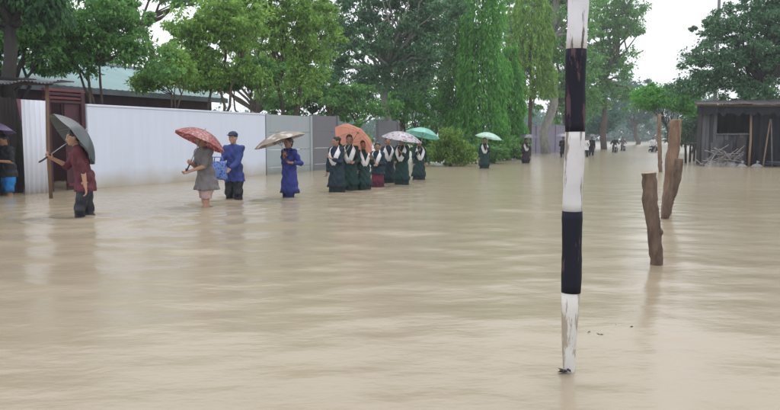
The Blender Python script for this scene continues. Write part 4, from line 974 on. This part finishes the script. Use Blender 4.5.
GS = 'schoolgirls in green uniforms wading along the road'
def girl(label, px, py, rz=0., H=1.55, vox=.014, hair='bun', rh=None, lh=None, skirt=green_c, topm=navy_c, head=(0, 0), hem=.52, **kw):
    return person(label, px, py, rz, H, vox, .03, rh=rh, lh=lh, head=head, fem=True, top=(topm, hem, 1.8, .03, 'kameez'), bottom=('skirt', skirt, .10), hair=hair, vscarf=white_c, group=GS, feet=((-.07, .04 + .04 * math.sin(px)), (.07, -.04 - .04 * math.sin(px))), ripple=.014, **kw)
HU = (-.10, -.28, 1.18)
girl('schoolgirl with white sash and bare head at the left end of the group', 345, 194, R(-26), 1.58, .011, 'bun', lh=(.02, -.26, 1.12), rh=(-.22, -.06, .80), head=(-.35, .12))
p6 = girl('schoolgirl with white sash directly under the salmon umbrella', 356, 192.5, R(-6), 1.62, .011, 'long', rh=HU, lh=(.12, -.22, 1.02), topm=green_c, head=(.2, .05))
umbrella('salmon pink umbrella resting behind the schoolgirls heads', p6['rh'], (.46, .62, .75), .50, .23, canopy_mat('salmon_nylon', (.72, .34, .25), tl=.45), .46, roll=.1)
girl('schoolgirl with white sash right of the salmon umbrella girl', 367.5, 192, R(18), 1.50, .011, 'bun', lh=(.12, -.25, 1.10), rh=(-.20, -.12, .82), topm=green_c, head=(-.4, .2))
girl('schoolgirl in plum skirt between the two umbrella groups', 379.5, 189.5, R(-20), 1.44, .012, 'bun', rh=(-.02, -.25, 1.0), lh=(.10, -.24, .95), skirt=plum_c, hem=.80, head=(.4, .25))
girl('schoolgirl in dark clothes just behind the one in plum', 388, 186.5, R(14), 1.56, .012, 'long', lh=(.1, -.25, 1.05), topm=navy_c, head=(-.2, 0))
p9 = girl('schoolgirl with white sash under the left of the floral umbrella', 400, 187.5, R(-16), 1.58, .012, 'long', lh=(.06, -.27, 1.19), rh=(-.12, -.2, .95), topm=green_c, head=(.25, .1))
umbrella('pale floral umbrella sloping down over two schoolgirls', p9['lh'] , (.16, -.06, 1), .52, .2, canopy_mat('floral_print', (.42, .38, .42), (.16, .13, .17), 'floral', .2, 13), .30)
p10 = girl('schoolgirl with white sash under the right of the floral umbrella', 414.5, 183.5, R(12), 1.52, .013, 'bun', rh=HU, lh=(.2, -.1, .85), topm=green_c, head=(-.3, .15))
umbrella('mint teal umbrella behind the floral one', p10['rh'], (.22, .16, 1), .5, .2, canopy_mat('teal_nylon', (.20, .55, .47), tl=.3), .44)
p11 = girl('schoolgirl walking alone under the pale mint umbrella', 470, 174, R(-4), 1.56, .016, 'long', lh=(.08, -.26, 1.18), topm=green_c)
umbrella('pale mint umbrella held by the lone schoolgirl', p11['lh'], (.20, .05, 1), .54, .2, canopy_mat('mint_nylon', (.52, .80, .68), tl=.4), .36)
p12 = girl('schoolgirl under the small dark umbrella near the mauve wall', 505, 169.5, R(3), 1.54, .018, 'long', lh=(.06, -.26, 1.18), skirt=cloth('dark_skirt', (.03, .02, .03)), topm=cloth('dark_skirt', (.03, .02, .03)))
umbrella('small navy umbrella of the schoolgirl near the mauve wall', p12['lh'], (0, 0, 1), .48, .18, canopy_mat('navy_nylon', (.05, .055, .10)), .34)
p13 = person('distant person in dark clothes half hidden left of the striped pole', 536.5, 164.5, R(-10), 1.62, .02, .04, rh=HU, top=(black_c, .6, 1.8), bottom=('trousers', dark_c, .05), eyes=False)
umbrella('greyish mauve umbrella just left of the striped pole', p13['rh'], (.08, 0, 1), .5, .2, canopy_mat('mauve_nylon', (.30, .28, .36)), .42)
p14 = person('distant person with white shirt front just right of the striped pole', 555.5, 164, R(5), 1.62, .02, .04, lh=(.06, -.26, 1.18), top=(white_c, .82, 1.2), bottom=('trousers', black_c, .05), eyes=False)
p15 = person('distant person in black under the dark umbrella right of the pole', 560.5, 163, R(-8), 1.64, .02, .04, rh=HU, top=(black_c, .6, 1.8), bottom=('trousers', dark_c, .05), eyes=False)
umbrella('dark umbrella right of the striped pole', p15['rh'], (.05, 0, 1), .5, .2, canopy_mat('black_nylon', (.04, .045, .07)), .42)

# motorbikes far down the road
BIKE = pmat('bike_paint', (.03, .03, .035), .3, .3); CHR = pmat('bike_steel', (.35, .35, .36), .3, .2, metal=.7); TYR = pmat('tyre_rubber', (.015, .015, .015), .8)
lampm = bpy.data.materials.new('headlamp'); lampm.use_nodes = True; lampm.node_tree.nodes['Principled BSDF'].inputs['Emission Color'].default_value = (1, .95, .85, 1); lampm.node_tree.nodes['Principled BSDF'].inputs['Emission Strength'].default_value = 0.0
def motorbike(label, plabel, px, py, rz, shirt, paint=BIKE):
    X, Y = onwater(px, py); o = empty('motorbike', (X, Y, BED), rz, label, 'motorbike', 'motorbikes far down the road')
    RY = Matrix.Rotation(math.pi / 2, 3, 'Y')
    for y in (-.62, .62):
        wv = MB().torus((0, y, .30), .25, .05, RY, 20, 8).build('wheel', TYR, o, True); MB().torus((0, y, .30), .20, .015, RY, 20, 6).build('rim', CHR, wv, True)
        for k in range(5):
            a = k * 1.2566; MB().tube([(0, y, .30), (0, y + .2 * math.cos(a), .30 + .2 * math.sin(a))], .012, 5).build('spoke', CHR, wv)
    for x in (-.09, .09): MB().tube([(x, -.62, .30), (x, -.45, .70), (x * .8, -.36, .95)], .022, 8).build('fork_tube', CHR, o, True)
    MB().tube([(-.34, -.22, 1.02), (-.14, -.34, .98), (.14, -.34, .98), (.34, -.22, 1.02)], .016, 8).build('handlebar', CHR, o, True)
    MB().ell((0, -.14, .78), (.14, .27, .13), 14, 10).build('fuel_tank', paint, o, True)
    MB().box((0, .36, .78), (.24, .72, .10)).build('seat', BLK, o, bevel=.04)
    MB().box((0, 0, .45), (.24, .42, .32), taper=.8).build('engine', CHR, o, bevel=.03)
    MB().tube([(0, -.40, .85), (0, -.05, .62), (0, .6, .62)], .03, 8).build('frame', paint, o, True)
    MB().tube([(.14, -.1, .35), (.15, .3, .32), (.15, .85, .38)], [.03, .04, .04], 8).build('exhaust', CHR, o, True)
    for y in (-.62, .62): MB().tube([(0, y - .26, .50), (0, y, .62), (0, y + .26, .50)], .05, 8).build('mudguard', paint, o, True)
    h = MB().ell((0, -.46, .88), (.10, .09, .10), 12, 8).build('headlight', BLK, o, True); MB().ell((0, -.535, .88), (.075, .025, .075), 12, 6).build('lens', lampm, h, True)
    person(plabel, px, py, rz, 1.65, .022, .12, rh=(-.30, -.20, 1.03), lh=(.30, -.20, 1.03), feet=((-.17, -.16, .30), (.17, -.16, .30)), hip=.90, top=(shirt, .88, 1.8, 0), bottom=('trousers', dark_c, .32, .012), eyes=False, base=None, ripple=0)['o'].location = Vector((X, Y, BED)) + Matrix.Rotation(rz, 3, 'Z') @ Vector((0, .22, 0.0))
motorbike('dark motorbike nearest on the far road', 'rider in dark jacket on the nearest far motorbike', 580.5, 160.4, R(-12), black_c)
motorbike('second dark motorbike just behind the nearest one', 'rider in grey shirt on the second far motorbike', 587.5, 159.0, R(-8), grey_c)
motorbike('motorbike on the right side of the far road beside the thin stake', 'rider in pale shirt on the motorbike beside the thin stake', 613.5, 160, R(6), white_c)


# ------------------------------------------------------------------ water last of the setting (it needs to know who stands in it)
build_water(WADERS + [(PO[0], PO[1], .003, .34), (PA[0], PA[1], .004, .42), (PB[0], PB[1], .005, .45)])

# ------------------------------------------------------------------ rain haze
hz = bpy.data.materials.new('rain_haze'); hz.use_nodes = True; hn = hz.node_tree; hn.nodes.clear()
ho = hn.nodes.new('ShaderNodeOutputMaterial'); pv = hn.nodes.new('ShaderNodeVolumePrincipled')
pv.inputs['Color'].default_value = (.86, .93, .97, 1); pv.inputs['Density'].default_value = 0.0012; pv.inputs['Anisotropy'].default_value = 0.2
hn.links.new(pv.outputs[0], ho.inputs['Volume'])
tag(MB().box((0, 170, 12.4), (720, 480, 27.6)).build('haze', hz), 'pale rain haze in the air over the flooded road', 'haze', kind='stuff')
